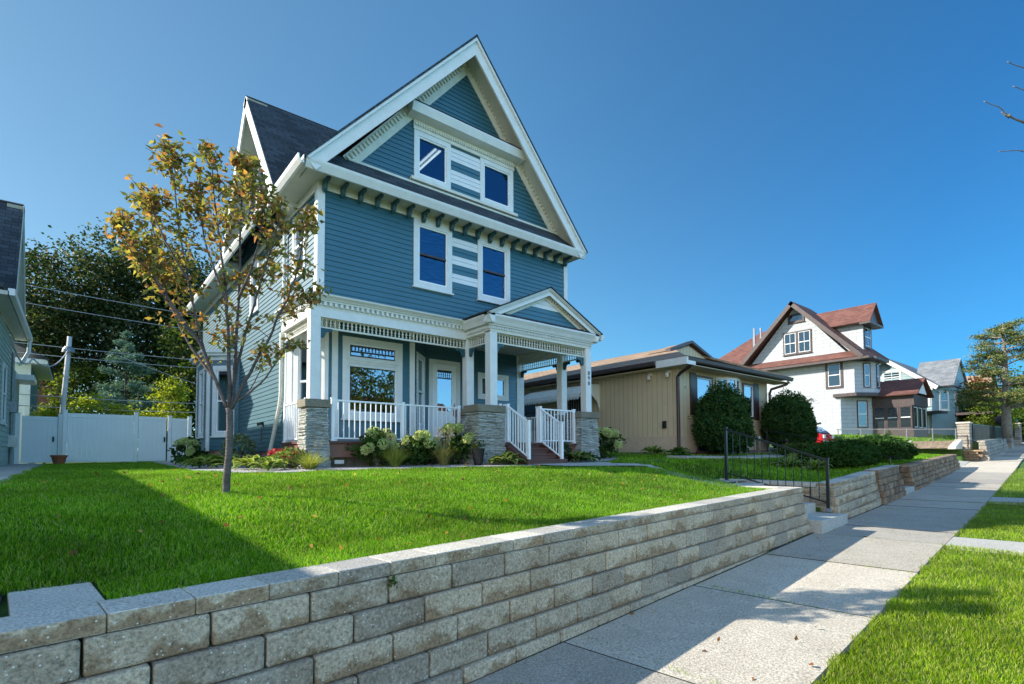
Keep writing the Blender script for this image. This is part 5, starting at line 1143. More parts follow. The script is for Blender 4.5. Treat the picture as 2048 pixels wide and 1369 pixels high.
# front dormer
b = MB(); b.poly([(41.6, 12.9, 8.9), (43.3, 12.9, 8.9), (43.3, 12.9, 10.9), (41.6, 12.9, 10.9)]); b.poly([(41.6, 15.5, 8.9), (41.6, 12.9, 8.9), (41.6, 12.9, 10.8), (41.6, 15.5, 10.8)]); b.build('dormer_wall', 'wall_shakes', WH)
b = MB(); slab(b, [(41.1, 12.3, 10.75), (42.45, 12.3, 12.2), (42.45, 17, 12.2), (41.1, 15.3, 10.75)], .08); slab(b, [(43.8, 12.3, 10.75), (43.8, 15.3, 10.75), (42.45, 17, 12.2), (42.45, 12.3, 12.2)], .08); b.build('dormer_roof', 'shingle_red', WH)
b = MB(); b.prism([(41.2, 12.5, 10.72), (43.7, 12.5, 10.72), (42.45, 12.5, 12.05)], (0, .06, 0)); b.box((41.1, 12.3, 10.6), (43.8, 12.95, 10.73)); b.build('dormer_gable', 'dark_brown', WH)
Wm = frame((41.6, 12.9), (43.3, 12.9)); window(WH, Wm, .15, 1.55, 9.1, 10.6, .12, 'hung', 'glass_dark', mat='dark_brown', split=2, flat=True)
for y in (20.6, 20.25):
    b = MB(); b.tube([(41.9 + (20.6 - y), y, 9.4), (41.9 + (20.6 - y), y, 11.2)], .12, 8); b.tube([(41.9 + (20.6 - y), y, 11.2), (41.9 + (20.6 - y), y, 11.9)], .09, 8); b.build('vent_pipe', 'chimney_metal', WH)
# dark porch
b = MB(); slab(b, [(42.6, 10.2, 5.75), (42.6, 13.2, 5.75), (44.6, 13.2, 6.95), (44.6, 10.2, 6.95)], .08); slab(b, [(46.6, 10.2, 5.75), (44.6, 10.2, 6.95), (44.6, 13.2, 6.95), (46.6, 13.2, 5.75)], .08); b.build('porch_roof', 'shingle_red', WH)
Wp = frame((43.0, 12.9), (43.0, 10.6))
b = MB(); b.box((42.95, 10.5, 5.0), (46.3, 12.9, 5.72)); b.box((42.95, 10.55, 2.4), (46.3, 12.85, 3.45)); b.build('porch_wall', 'dark_brown', WH)
for i in range(3): window(WH, Wp, .05 + i * .75, .78 + i * .75, 3.45, 5.0, .06, 'hung', 'glass_dark', mat='dark_brown', sash='dark_brown', sill=False, flat=True)
Wq = frame((43.0, 10.6), (46.2, 10.6))
for i in range(3): window(WH, Wq, .05 + i * 1.05, 1.05 + i * 1.05, 3.45, 5.0, .1, 'fixed', 'glass_dark', mat='dark_brown', sash='vinyl', sill=False, flat=True)
b = MB(); b.prism([(43.6, 10.4, 5.85), (45.6, 10.4, 5.85), (44.6, 10.4, 6.75)], (0, .04, 0)); b.build('porch_gable', 'siding_white', WH)
# ------------------------------------------------------------------ blue grey house beyond
BH = thing('blue_grey_house', 'pale blue grey house with grey roof and white trim beyond the white house', 'house', (57, 14, 3.2))
Bs = frame((54, 18.5), (54, 12.0)); ba = lambda y: 18.5 - y
b = MB(); siding(b, Bs, [(0, 2.8), (6.5, 2.8), (6.5, 7.3), (0, 7.3)], step=.2, t=.03); siding(b, Bs, [(0, 7.3), (6.5, 7.3), (3.4, 9.9)], step=.2, t=.03); siding(b, frame((54, 12.0), (55.5, 10.8)), [(0, 2.8), (1.9, 2.8), (1.9, 7.2), (0, 7.2)], step=.2, t=.03); siding(b, frame((55.5, 10.8), (61, 10.8)), [(0, 2.8), (5.5, 2.8), (5.5, 7.2), (0, 7.2)], step=.2, t=.03); b.build('siding', 'pale_blue', BH)
b = MB(); slab(b, [(53.4, 11.4, 7.25), (53.4, 15.1, 10.1), (62, 15.1, 10.1), (62, 11.4, 7.25)], .12); slab(b, [(53.4, 19.2, 7.0), (62, 19.2, 7.0), (62, 15.1, 10.1), (53.4, 15.1, 10.1)], .12)
slab(b, [(54.3, 10.6, 7.3), (54.3, 13.4, 7.3), (57, 13.4, 9.75), (57, 10.6, 9.75)], .12); slab(b, [(59.7, 10.6, 7.3), (57, 10.6, 9.75), (57, 13.4, 9.75), (59.7, 13.4, 7.3)], .12); b.build('roof', 'shingle_pale', BH)
for y0, z0 in ((11.4, 7.2), (19.2, 6.95)):
    p0 = V((53.38, y0, z0)); p1 = V((53.38, 15.1, 10.05)); d = (p1 - p0).normalized(); q = d.cross(V((1, 0, 0))); q = q if q.z < 0 else -q
    b = MB(); b.prism([p0, p1, p1 + q * .3, p0 + q * .3], (.06, 0, 0)); b.build('bargeboard', 'trim_white', BH)
b = MB(); b.prism([(54.5, 10.75, 7.3), (59.5, 10.75, 7.3), (57, 10.75, 9.55)], (0, .04, 0)); b.build('front_gable', 'pale_blue', BH)
b = MB(); b.box((53.9, 11.9, 7.0), (54.1, 16, 7.25)); b.build('belt_trim', 'trim_white', BH)
window(BH, Bs, ba(13.3), ba(12.1), 5.7, 7.0, .12, 'hung', 'glass_dark', split=2, flat=True); window(BH, Bs, ba(15.4), ba(14.0), 7.7, 8.95, .12, 'hung', 'glass_dark', split=2, flat=True)
window(BH, frame((54, 12.0), (55.5, 10.8)), .6, 1.4, 5.3, 6.9, .1, 'hung', 'glass_dark', flat=True); window(BH, frame((55.5, 10.8), (61, 10.8)), .6, 1.6, 5.3, 6.9, .1, 'hung', 'glass_dark', flat=True)
b = MB(); b.box((52.0, 11.0, 5.0), (54, 14, 5.15)); b.box((55.4, 8.5, 4.9), (60, 10.8, 5.1)); b.build('porch_roof', 'dark_brown', BH)
window(BH, Bs, ba(13.0), ba(12.2), 3.3, 4.9, .1, 'hung', 'glass_dark', split=3, flat=True)
b = MB(); b.box((55.5, 8.9, 3.0), (59.8, 9.0, 4.9)); b.build('porch_screen', 'black_metal', BH)
F5 = thing('grey_roof_house', 'plain house with brown grey roof behind the pine tree', 'house', (72, 14, 3.5))
b = MB(); b.box((68, 11.5, 3.2), (76, 20, 6.6)); b.build('wall', 'pale_blue', F5); b = MB(); slab(b, [(67.3, 10.8, 6.6), (67.3, 20.6, 6.6), (72, 20.6, 9.9), (72, 10.8, 9.9)], .1); slab(b, [(76.7, 10.8, 6.6), (72, 10.8, 9.9), (72, 20.6, 9.9), (76.7, 20.6, 6.6)], .1); b.build('roof', 'shingle_tan', F5)

# ------------------------------------------------------------------ fences beyond the driveway
CF_ = thing('chain_link_fence', 'grey chain link fence on the far lawn before the dark porch', 'fence', (38.4, 10.5, 2.5))
paint('wire', (.12, .125, .13), .5, .1, 5, 0)
def zc(y): return 3.06 + (y - 5.6) * .04
b = MB(); b.tube([(38.4, 7.5, zc(7.5)), (38.4, 13.6, zc(13.6))], .022, 6); b.build('top_rail', 'galv', CF_)
for y in (7.5, 8.55, 9.8, 10.9, 12.2, 13.5):
    b = MB(); b.tube([(38.4, y, zc(y) - .8), (38.4, y, zc(y) + .04)], .03, 6); b.build('post', 'galv', CF_)
b = MB()
n = 64
for i in range(-8, n + 8):
    for sg in (1, -1):
        y0 = 5.7 + i * 7.9 / n; y1 = y0 + sg * .70
        if min(y0, y1) < 7.5 or max(y0, y1) > 13.6: continue
        b.bar((38.4 + .004 * sg, y0, zc(y0) - .7), (38.4 + .004 * sg, y1, zc(y1)), .0055, .0055, (1, 0, 0))
tag(b.build('mesh_wires', 'wire', CF_), kind='stuff')
def metal_run(label, pts, zb, zt, grp='black metal fence runs', sp=.14):
    t = thing('metal_fence', label, 'fence', pts[0] + (zb(0),), grp); L = 0
    for a, c in zip(pts, pts[1:]):
        a = V((*a, 0)); c = V((*c, 0)); l = (c - a).length; n = int(l / sp)
        b = MB(); b.bar(a + Z * zt(L), c + Z * zt(L + l), .04, .04); b.build('top_rail', 'black_metal', t)
        b = MB(); b.bar(a + Z * (zb(L) + .1), c + Z * (zb(L + l) + .1), .04, .04); b.build('bottom_rail', 'black_metal', t)
        for i in range(n + 1):
            q = a.lerp(c, i / max(n, 1)); s_ = L + l * i / max(n, 1); b = MB(); w_ = .05 if i % 12 == 0 else .02; b.bar(q + Z * zb(s_), q + Z * (zt(s_) + (.08 if w_ > .03 else .02)), w_, w_, (1, 0, 0)); b.build('post' if w_ > .03 else 'picket', 'black_metal', t)
        L += l
    return t
wp = lambda u, p: tuple(W(u, p))[:2]
metal_run('black picket fence along the tall grey stone wall up to the dark globe post', [(39.5, 6.95), (52.3, 7.62)], lambda s: 2.40 + .03 * s, lambda s: 3.42 + .02 * s, sp=.17)
metal_run('farther black fence between the far stone pillars beneath the pine', [(56.5, 7.9), (64.5, 8.5)], lambda s: 2.95 + .03 * s, lambda s: 3.9 + .03 * s, sp=.3)
def stone_pier(label, x, y, z0, z1, w_=.3, lamp=False):
    t = thing('stone_pillar', label, 'pillar', (x, y, z0), 'grey stone pillars of the far fence')
    b = MB(); z = z0; k = 0
    while z < z1:
        j = random.uniform(-.02, .02); b.box((x - w_ + j, y - w_, z), (x - .01, y + w_ + j, min(z + .2, z1) - .01)); b.box((x, y - w_, z), (x + w_ + j, y + w_, min(z + .2, z1) - .01)); z += .2
    b.build('block_courses', 'block_far', t, bevel=.02); b = MB(); b.box((x - w_ - .05, y - w_ - .05, z1), (x + w_ + .05, y + w_ + .05, z1 + .1)); b.build('cap', 'cap_grey', t, bevel=.02)
def globe(label, x, y, z0, z1, flowers=None):
    t = thing('lamp_post', label, 'lamp', (x, y, z0), 'globe topped posts on the far fence wall')
    b = MB(); b.tube([(x, y, z0), (x, y, z1)], .09, 8); b.build('post', 'black_metal', t)
    b = MB(); b.lathe((x, y, z1 - .05), [(.12, 0), (.34, .15), (.42, .4), (.34, .62), (.15, .76), (.02, .8)], 14); b.build('globe', 'dark_brown' if not flowers else 'ceramic', t, smooth=True)
stone_pier('square grey stone pillar at the end of the chain link fence', 39.2, 7.26, 1.9, 3.45, .28)
stone_pier('grey stone pillar just beyond the dark globe post', 56, 7.87, 2.2, 3.95, .35)
stone_pier('second stone pillar beyond the dark globe post', 65, 8.55, 2.6, 4.4, .4)
stone_pier('farthest stone pillar of the fence under the pine', 74, 9.2, 2.9, 4.9, .45)
globe('tall post with dark round globe standing at the end of the picket fence', 52.6, 7.6, 2.6, 3.85)
globe('farther post with pale round globe beyond the dark one', 76, 9.45, 3.2, 4.5, True)
t = thing('timber_steps', 'old timber steps with pale stone sides in the sunlit far lawn', 'steps', (36.5, 8.5, 2.2))
for i in range(3):
    b = MB(); b.box((37.2 + i * .35, 7.4, 2.05 + i * .13), (37.5 + i * .35, 9.4, 2.22 + i * .13)); b.build('step', 'timber', t, bevel=.01)
for y in (7.2, 9.5):
    b = MB(); b.prism([(36.7, y, 2.0), (38.3, y, 2.0), (38.3, y, 2.55), (36.9, y, 2.15)], (0, .35, 0)); b.build('side_stone', 'cap_grey', t, bevel=.02)

# ------------------------------------------------------------------ parked red car
CR = thing('parked_car', 'red car with blue sky mirrored in its rear window, parked by the white house', 'car', (36.4, 15.0, 2.15))
cx, cy, cz = 36.4, 13.4, 2.12
def cp(l, z, w_=0): return V((cx + w_, cy + l, cz + z))       # tail towards the street
prof = [(.02, .28), (-.06, .5), (0, .86), (.16, .95), (3.0, .95), (3.9, .78), (4.15, .62), (4.2, .30)]
b = MB(); b.prism([cp(l, z, -.85) for l, z in prof], (1.7, 0, 0)); body = b.build('body', 'car_red', CR, bevel=.08, segs=3)
cab = [(.08, .94), (.62, 1.38), (1.1, 1.47), (2.2, 1.44), (3.0, .94)]
b = MB(); b.prism([cp(l, z, -.76) for l, z in cab], (1.52, 0, 0)); b.build('cabin_glass', 'glass_car', CR, bevel=.05, segs=2)
b = MB(); b.box((cx - .7, cy + .95, cz + 1.45), (cx + .7, cy + 2.3, cz + 1.50)); b.build('roof_panel', 'car_red', CR, bevel=.03)
b = MB(); b.box((cx - .9, cy + .55, cz + 1.56), (cx + .6, cy + 1.0, cz + 1.64)); b.build('roof_rack', 'timber', CR)
for x in (-.86, .70):
    for y in (.75, 3.35):
        b = MB(); b.tube([(cx + x, cy + y, cz + .32), (cx + x + .16, cy + y, cz + .32)], .32, 16); wh = b.build('wheel', 'rubber', CR); b = MB(); b.tube([(cx + x - .01, cy + y, cz + .32), (cx + x + .17, cy + y, cz + .32)], .18, 12); b.build('rim', 'galv', wh)
for x in (-.68, .68):
    b = MB(); b.box((cx + x - .12, cy - .10, cz + .62), (cx + x + .12, cy - .02, cz + .84)); b.build('tail_light', 'lamp_glass', CR, bevel=.02)
b = MB(); b.box((cx - .8, cy - .14, cz + .32), (cx + .8, cy - .02, cz + .48)); b.build('bumper', 'galv', CR, bevel=.03)

# ------------------------------------------------------------------ pine and far trees at the right
def pine(x, y, z, h, r):
    t = thing('pine_tree', 'tall open pine with layered boughs and visible trunk at the right edge', 'tree', (x, y, z)); b = MB(); limb(b, (x, y, z - .2), (x + .2, y, z + h * .97), .32, .05, .06, 8, 10); P = []
    for i in range(50):
        tier = (i % 12) / 12; hh = .24 + .74 * tier + random.uniform(-.012, .012); a = random.uniform(0, 6.283); rr = r * (1.08 - hh) ** .62 * random.uniform(.6, 1.15)
        p0 = V((x + .2 * hh, y, z + h * hh)); p1 = p0 + V((math.cos(a) * rr, math.sin(a) * rr, rr * random.uniform(.02, .22))); limb(b, p0, p1, .06, .02, .25, 5, 5)
        for k in range(9):
            c = p0.lerp(p1, random.uniform(.45, 1.05)) + V((random.gauss(0, .22), random.gauss(0, .22), random.gauss(.06, .07))); P.append(np.array(c) + rng.normal(0, 1, (42, 3)) * np.array([.24, .24, .085]))
    b.build('trunk', 'bark_grey', t, smooth=True); v, f, c = leafcloud(np.concatenate(P), .17, [(.05, .10, .03), (.08, .14, .04), (.13, .18, .05), (.26, .20, .08), (.20, .22, .07)], fold=.1, elong=3.0, droop=-.3)
    npmesh('crown', v, f, 'needle', parent=t, colors=c)
pine(49.5, 6.9, 3.0, 8.0, 3.3)
tree('broadleaf_tree', 'green tree with a reddish top left of the pine, over the metal fence', 57, 9.5, 3, [((57, 9.6, 5.3), (1.7, 1.6, 1.5)), ((56, 8.6, 4.5), (1.5, 1.4, 1.0))], 2.2, .18, [(.14, .20, .03), (.20, .26, .04), (.08, .13, .02)], .17, 190, 40, .3)
tree('maple_tree', 'small reddish maple crown just left of the pine', 58, 10.3, 3, [((57, 9.6, 7.1), (1.1, 1.0, .7))], 3, .12, [(.35, .06, .05), (.28, .10, .04), (.12, .12, .03)], .24, 30, 34, .35)
tree('broadleaf_tree', 'bright green trees filling the background behind the pine trunk', 70, 8, 3, [((72, 6.5, 6.6), (5, 4, 3.4))], 3, .3, GM, .26, 300, 46, .5)
tree('maple_tree', 'reddish tree top behind the white house dormer', 62, 20, 3, [((62, 18.6, 9.2), (1.2, 1.4, 1.4))], 5, .2, [(.30, .10, .06), (.2, .15, .05)], .28, 40, 30, .4)

# ------------------------------------------------------------------ the young tree on the lawn
PT_ = thing('pear_tree', 'young tree with thin ascending branches and sparse olive and orange leaves on the lawn', 'tree', (1.32, 6.78, 1.28))
LB = [
    ([(1.31, 6.79, 1.15), (1.32, 6.78, 1.28), (1.33, 6.75, 1.62), (1.34, 6.73, 1.96), (1.33, 6.72, 2.27)], 0.044, 0.036),
    ([(1.31, 6.73, 2.27), (1.19, 6.78, 2.58), (1.05, 6.84, 2.97), (0.86, 6.94, 3.25), (0.67, 7.04, 3.6), (0.51, 7.11, 3.9), (0.36, 7.19, 4.17), (0.26, 7.23, 4.32)], 0.022, 0.004),
    ([(1.31, 6.74, 2.29), (1.18, 6.89, 2.68), (1.06, 7.04, 3.15), (0.96, 7.17, 3.78), (0.87, 7.28, 4.45), (0.81, 7.37, 5.07), (0.77, 7.45, 5.46)], 0.022, 0.004),
    ([(1.33, 6.72, 2.25), (1.3, 6.64, 2.91), (1.25, 6.57, 3.46), (1.18, 6.52, 3.99), (1.1, 6.47, 4.51), (1.04, 6.42, 5.08)], 0.025, 0.004),
    ([(1.35, 6.71, 2.25), (1.38, 6.72, 2.82), (1.41, 6.74, 3.53), (1.42, 6.76, 4.42), (1.45, 6.79, 4.92), (1.48, 6.82, 5.25)], 0.024, 0.004),
    ([(1.35, 6.70, 2.26), (1.49, 6.51, 2.66), (1.61, 6.35, 2.96), (1.71, 6.19, 3.29), (1.82, 6.03, 3.66), (1.87, 5.92, 4.09), (1.87, 5.84, 4.4)], 0.022, 0.004),
    ([(1.35, 6.7, 2.28), (1.41, 6.74, 2.77), (1.53, 6.73, 3.31), (1.68, 6.69, 3.93), (1.79, 6.7, 4.38), (1.87, 6.72, 4.84)], 0.022, 0.004),
    ([(1.2, 6.81, 2.59), (1.01, 7.07, 2.95), (0.81, 7.34, 3.5), (0.71, 7.52, 4.06), (0.62, 7.69, 4.64), (0.54, 7.86, 4.97)], 0.019, 0.004),
    ([(1.06, 6.9, 2.98), (0.79, 6.94, 3.4), (0.57, 6.94, 3.75), (0.4, 6.91, 3.92), (0.3, 6.8, 4.29)], 0.02, 0.003),
    ([(1.36, 6.69, 2.31), (1.6, 6.52, 2.54), (1.78, 6.4, 2.85), (1.88, 6.36, 3.0)], 0.016, 0.003),
    ([(1.51, 6.56, 2.47), (1.6, 6.54, 2.68), (1.65, 6.56, 2.84)], 0.008, 0.003),
    ([(1.27, 6.7, 3.49), (1.15, 6.95, 4.0), (1.06, 7.16, 4.58), (1.01, 7.35, 4.95)], 0.018, 0.003),
    ([(1.38, 6.61, 3.49), (1.48, 6.33, 3.9), (1.5, 6.12, 4.28), (1.44, 5.98, 4.65)], 0.018, 0.003),
    ([(1.74, 6.32, 3.32), (1.93, 6.17, 3.43), (2.06, 6.05, 3.55)], 0.01, 0.003),
    ([(0.93, 6.97, 3.72), (0.72, 7.15, 4.19), (0.61, 7.27, 4.55), (0.59, 7.32, 4.71)], 0.014, 0.003)]
def smooth(pts, k=4):
    pts = [V(p) for p in pts]; out = []
    for i in range(len(pts) - 1):
        p0 = pts[max(i - 1, 0)]; p1 = pts[i]; p2 = pts[i + 1]; p3 = pts[min(i + 2, len(pts) - 1)]
        for j in range(k):
            t = j / k; out.append(.5 * ((2 * p1) + (p2 - p0) * t + (2 * p0 - 5 * p1 + 4 * p2 - p3) * t * t + (3 * p1 - p0 - 3 * p2 + p3) * t ** 3))
    return out + [pts[-1]]
def leafpts(a, c, n, s):
    k = rng.uniform(0, 1, n)[:, None]; return np.array(a) * (1 - k) + np.array(c) * k + rng.normal(0, s, (n, 3))
random.seed(21); LP = []
for li, (pts, r0, r1) in enumerate(LB):
    q = smooth(pts); n = len(q); b = MB()
    b.tube([p + V((random.gauss(0, .004), random.gauss(0, .004), 0)) for p in q], [r0 + (r1 - r0) * (i / (n - 1)) ** .8 + (.016 if li == 0 and i < 2 else 0) for i in range(n)], 10 if li == 0 else 7)
    tr_ = b.build('trunk' if li == 0 else 'branch', 'bark_pear', PT_, smooth=True)
    if li == 0: continue
    st_ = .42 if len(pts) > 4 else .5
    ntw = int((q[-1] - q[0]).length * (14 if li not in (9, 10) else 5)); tw = MB()
    for i in range(ntw):
        t = random.uniform(st_, 1.) ** .9 if random.random() < .9 else random.uniform(.2, st_)
        p = q[min(n - 1, int(t * (n - 1)))]; a = random.uniform(0, 6.283)
        d = V((math.cos(a), math.sin(a), random.uniform(.3, 1.3))).normalized() * random.uniform(.12, .42) * (1.15 - .5 * t)
        m_ = p + d * .5 + V((0, 0, .02)); e = p + d; tw.tube([p, m_, e], [.005, .0035, .002], 4)
        LP.append(leafpts(m_, e, random.randint(6, 11), .035)); LP.append(leafpts(p, m_, random.randint(1, 3), .03))
    tag(tw.build('twigs', 'bark_pear', tr_), kind='stuff'); LP.append(leafpts(q[-4], q[-1], 12, .03)); LP.append(leafpts(q[-1], q[-1], 6, .03))
LP = np.concatenate(LP)
pal = [(.27, .27, .07), (.32, .29, .08), (.21, .23, .06), (.42, .29, .09), (.46, .24, .09), (.31, .21, .08), (.42, .36, .10), (.24, .20, .07), (.36, .16, .08), (.16, .19, .06)]
v, f, c = leafcloud(LP, .082, pal, fold=.7, elong=1.9, droop=.35); npmesh('leaves', v, f, 'leaf', parent=PT_, colors=c)

# ------------------------------------------------------------------ planting
def hosta(x, y, r, label, edge=False, dark=False, n=46, grp='hostas in the gravel bed', cat='hosta'):
    z = lotxy(x, y) + .01; t = thing('hosta_plant', label, cat, (x, y, z), grp); vs, fs, cs = [], [], []; k = 0
    for i in range(n):
        a = random.uniform(0, 6.283); q = (i / n) ** .7; el_ = 1.25 * (1 - q) + .25; L = r * (.55 + .6 * q) * random.uniform(.8, 1.1)
        d = np.array([math.cos(a) * math.cos(el_), math.sin(a) * math.cos(el_), math.sin(el_)]); s = np.array([-math.sin(a), math.cos(a), 0]); w_ = L * .24
        p0 = np.array([x, y, z]); pts = [p0 + d * L * .35, p0 + d * L * .62, p0 + d * L * .9 + np.array([0, 0, -.12 * L * q]), p0 + d * L * 1.1 + np.array([0, 0, -.4 * L * q])]
        base = np.array((.05, .11, .03) if dark else random.choice(((.10, .19, .03), (.14, .24, .04), (.08, .16, .04)))) * random.uniform(.8, 1.2); ed = np.array((.50, .52, .22)) if edge else base * 1.15
        rows = [(0, .25), (0, 1.), (0, .85), (0, .05)]
        for (p, (_, ww)) in zip(pts, rows):
            for sgn, cc in ((-1, ed), (-.55, base), (0, base * .8), (.55, base), (1, ed)):
                vs.append(p + s * w_ * ww * sgn + np.array([0, 0, abs(sgn) * w_ * .35])); cs.append(cc)
        for j in range(3):
            for m in range(4): fs.append((k + j * 5 + m, k + j * 5 + m + 1, k + (j + 1) * 5 + m + 1, k + (j + 1) * 5 + m))
        k += 20
    npmesh('leaves', np.array(vs), np.array(fs), 'leaf', parent=t, colors=np.array(cs)); return t
def hydrangea(x, y, h, r, blooms, label, nb=8, col_=(.42, .50, .20)):
    z = lotxy(x, y); t = thing('hydrangea_bush', label, 'hydrangea', (x, y, z), 'hydrangeas in the gravel bed')
    b = MB()
    for i in range(12):
        a = random.uniform(0, 6.28); b.tube([(x, y, z), (x + math.cos(a) * r * .5, y + math.sin(a) * r * .5, z + h * .6)], [.012, .006], 5)
    b.build('stems', 'bark_grey', t)
    v, f, c = clumps((x, y, z + h * .48), (r, r, h * .46), 46, 12, .09, .12, [(.03, .07, .015), (.045, .10, .02), (.07, .13, .03)], .3, fold=.3, elong=1.5, droop=.1)
    npmesh('foliage', v, f, 'leaf', parent=t, colors=c)
    for i in range(blooms):
        a = random.uniform(0, 6.28) if i % 3 else random.uniform(3.4, 6.0); el_ = random.uniform(.0, 1.2); c0 = np.array([x + math.cos(a) * r * math.cos(el_) * 1.05, y + math.sin(a) * r * math.cos(el_) * 1.05, z + h * .45 + h * .55 * math.sin(el_)])
        d = rng.normal(0, 1, (330, 3)); d /= np.linalg.norm(d, axis=1)[:, None]; rr = random.uniform(.09, .125); P = c0 + d * rr * rng.uniform(.82, 1.0, (330, 1))
        v, f, cc = leafcloud(P, .038, [(.55, .62, .28), (.66, .70, .38), (.72, .74, .48), (.38, .50, .16)], fold=.2, elong=1.1); npmesh('bloom', v, f, 'leaf', parent=t, colors=cc)
def fountain(x, y, h, r, label, colors, n=520, plumes=14):
    z = lotxy(x, y); t = thing('ornamental_grass', label, 'grass clump', (x, y, z), 'ornamental grasses by the porch')
    vs, fs, cs = [], [], []; k = 0
    for i in range(n):
        a = random.uniform(0, 6.28); lean = random.uniform(.05, 1.) ** .8; L = h * random.uniform(.7, 1.1); s = np.array([-math.sin(a), math.cos(a), 0]) * .005; d = np.array([math.cos(a), math.sin(a), 0])
        p0 = np.array([x, y, z]) + d * random.uniform(0, .08); cc = np.array(random.choice(colors)) * random.uniform(.8, 1.2)
        for q in (0, .33, .66, 1.):
            p = p0 + d * lean * r * q ** 1.3 + np.array([0, 0, L * (q - .45 * lean * q * q)]); vs += [p - s * (1.05 - q), p + s * (1.05 - q)]; cs += [cc, cc]
        for j in range(3): fs.append((k + 2 * j, k + 2 * j + 1, k + 2 * j + 3, k + 2 * j + 2))
        k += 8
    npmesh('blades', np.array(vs), np.array(fs), 'leaf', parent=t, colors=np.array(cs))
    if plumes:
        P = []
        b = MB()
        for i in range(plumes):
            a = random.uniform(0, 6.28); p0 = V((x, y, z)); p1 = p0 + V((math.cos(a) * r * .5, math.sin(a) * r * .5, h * random.uniform(1.1, 1.45))); b.tube([p0, p1], [.003, .002], 4); P.append(leafpts(p1 - V((0, 0, .12)), p1, 26, .016))
        b.build('stalks', 'bark_grey', t); v, f, c = leafcloud(np.concatenate(P), .022, [(.45, .38, .26), (.55, .47, .34)], elong=2.5); npmesh('plumes', v, f, 'leaf', parent=t, colors=c)
random.seed(5)
hydrangea(4.95, 10.62, .78, .36, 9, 'round green hydrangea in front of the porch beside the first clump of grass')
hydrangea(5.85, 10.45, .72, .33, 9, 'small hydrangea between the two ornamental grasses below the porch railing')
hydrangea(6.75, 10.35, .88, .42, 13, 'large hydrangea against the wide stone pier left of the steps')
hydrangea(11.75, 10.25, .85, .45, 9, 'leaning hydrangea right of the last stone pier by the tan wall')
hydrangea(2.62, 18.4, .75, .42, 7, 'hydrangea at the corner of the blue bay by the white fence')
YG = [(.28, .33, .05), (.36, .40, .08), (.20, .27, .04), (.42, .42, .14)]
fountain(3.42, 10.25, .42, .55, 'low yellow green grass tuft spilling at the foot of the left stone pier', YG, 420, 3)
fountain(5.12, 10.12, .55, .5, 'bright yellow green ornamental grass with pale plumes left of the two', YG, 560, 10)
fountain(6.22, 10.0, .60, .38, 'tan green ornamental grass with upright plumes in the middle of the porch front', [(.30, .28, .10), (.38, .34, .14), (.20, .22, .06)], 460, 18)
for i, (x, y, r, e) in enumerate(((3.2, 11.9, .38, 0), (2.7, 11.4, .40, 1), (3.35, 12.7, .36, 0), (2.6, 12.6, .42, 1), (2.5, 14.0, .40, 0), (3.2, 13.9, .36, 1), (2.55, 15.4, .42, 0), (2.9, 16.6, .38, 1), (2.35, 17.0, .36, 0), (2.75, 10.5, .34, 1), (2.1, 13.2, .36, 1))):
    hosta(x, y, r, '%s hosta by the left wall, %s' % ('pale edged' if e else 'plain green', ['behind the red coleus', 'in front of the red coleus', 'at the downspout foot', 'nearest the lawn before the mixed shrub', 'on the lawn side of the mixed shrub', 'between downspout and mixed shrub', 'just past the mixed shrub', 'below the bay sill', 'under the outer corner of the bay', 'nearest the stone pier', 'on the outer lawn edge of the bed'][i]), bool(e), n=34, grp='hostas along the left wall')
hosta(7.42, 9.32, .42, 'cream edged hosta at the left foot of the brown porch steps', True)
hosta(9.75, 9.35, .40, 'cream edged hosta just right of the brown porch steps', True, True)
hosta(10.3, 9.55, .34, 'dark hosta in front of the right stone pier', False, True)
hosta(14.0, 10.2, .40, 'pale hosta at the middle of the tan side wall', True); hosta(14.7, 9.75, .38, 'hosta at the foot of the brown downspout of the tan house', False)
for i, (x, y) in enumerate(((15.4, 6.7), (16.0, 6.9), (16.6, 6.6), (15.9, 6.2), (17.0, 7.2))): hosta(x, y, .42, 'large hosta behind the iron stair railing, %s of the group' % ['leftmost', 'middle', 'front right', 'front left', 'rearmost'][i], True, False, 40, 'hostas behind the iron railing')
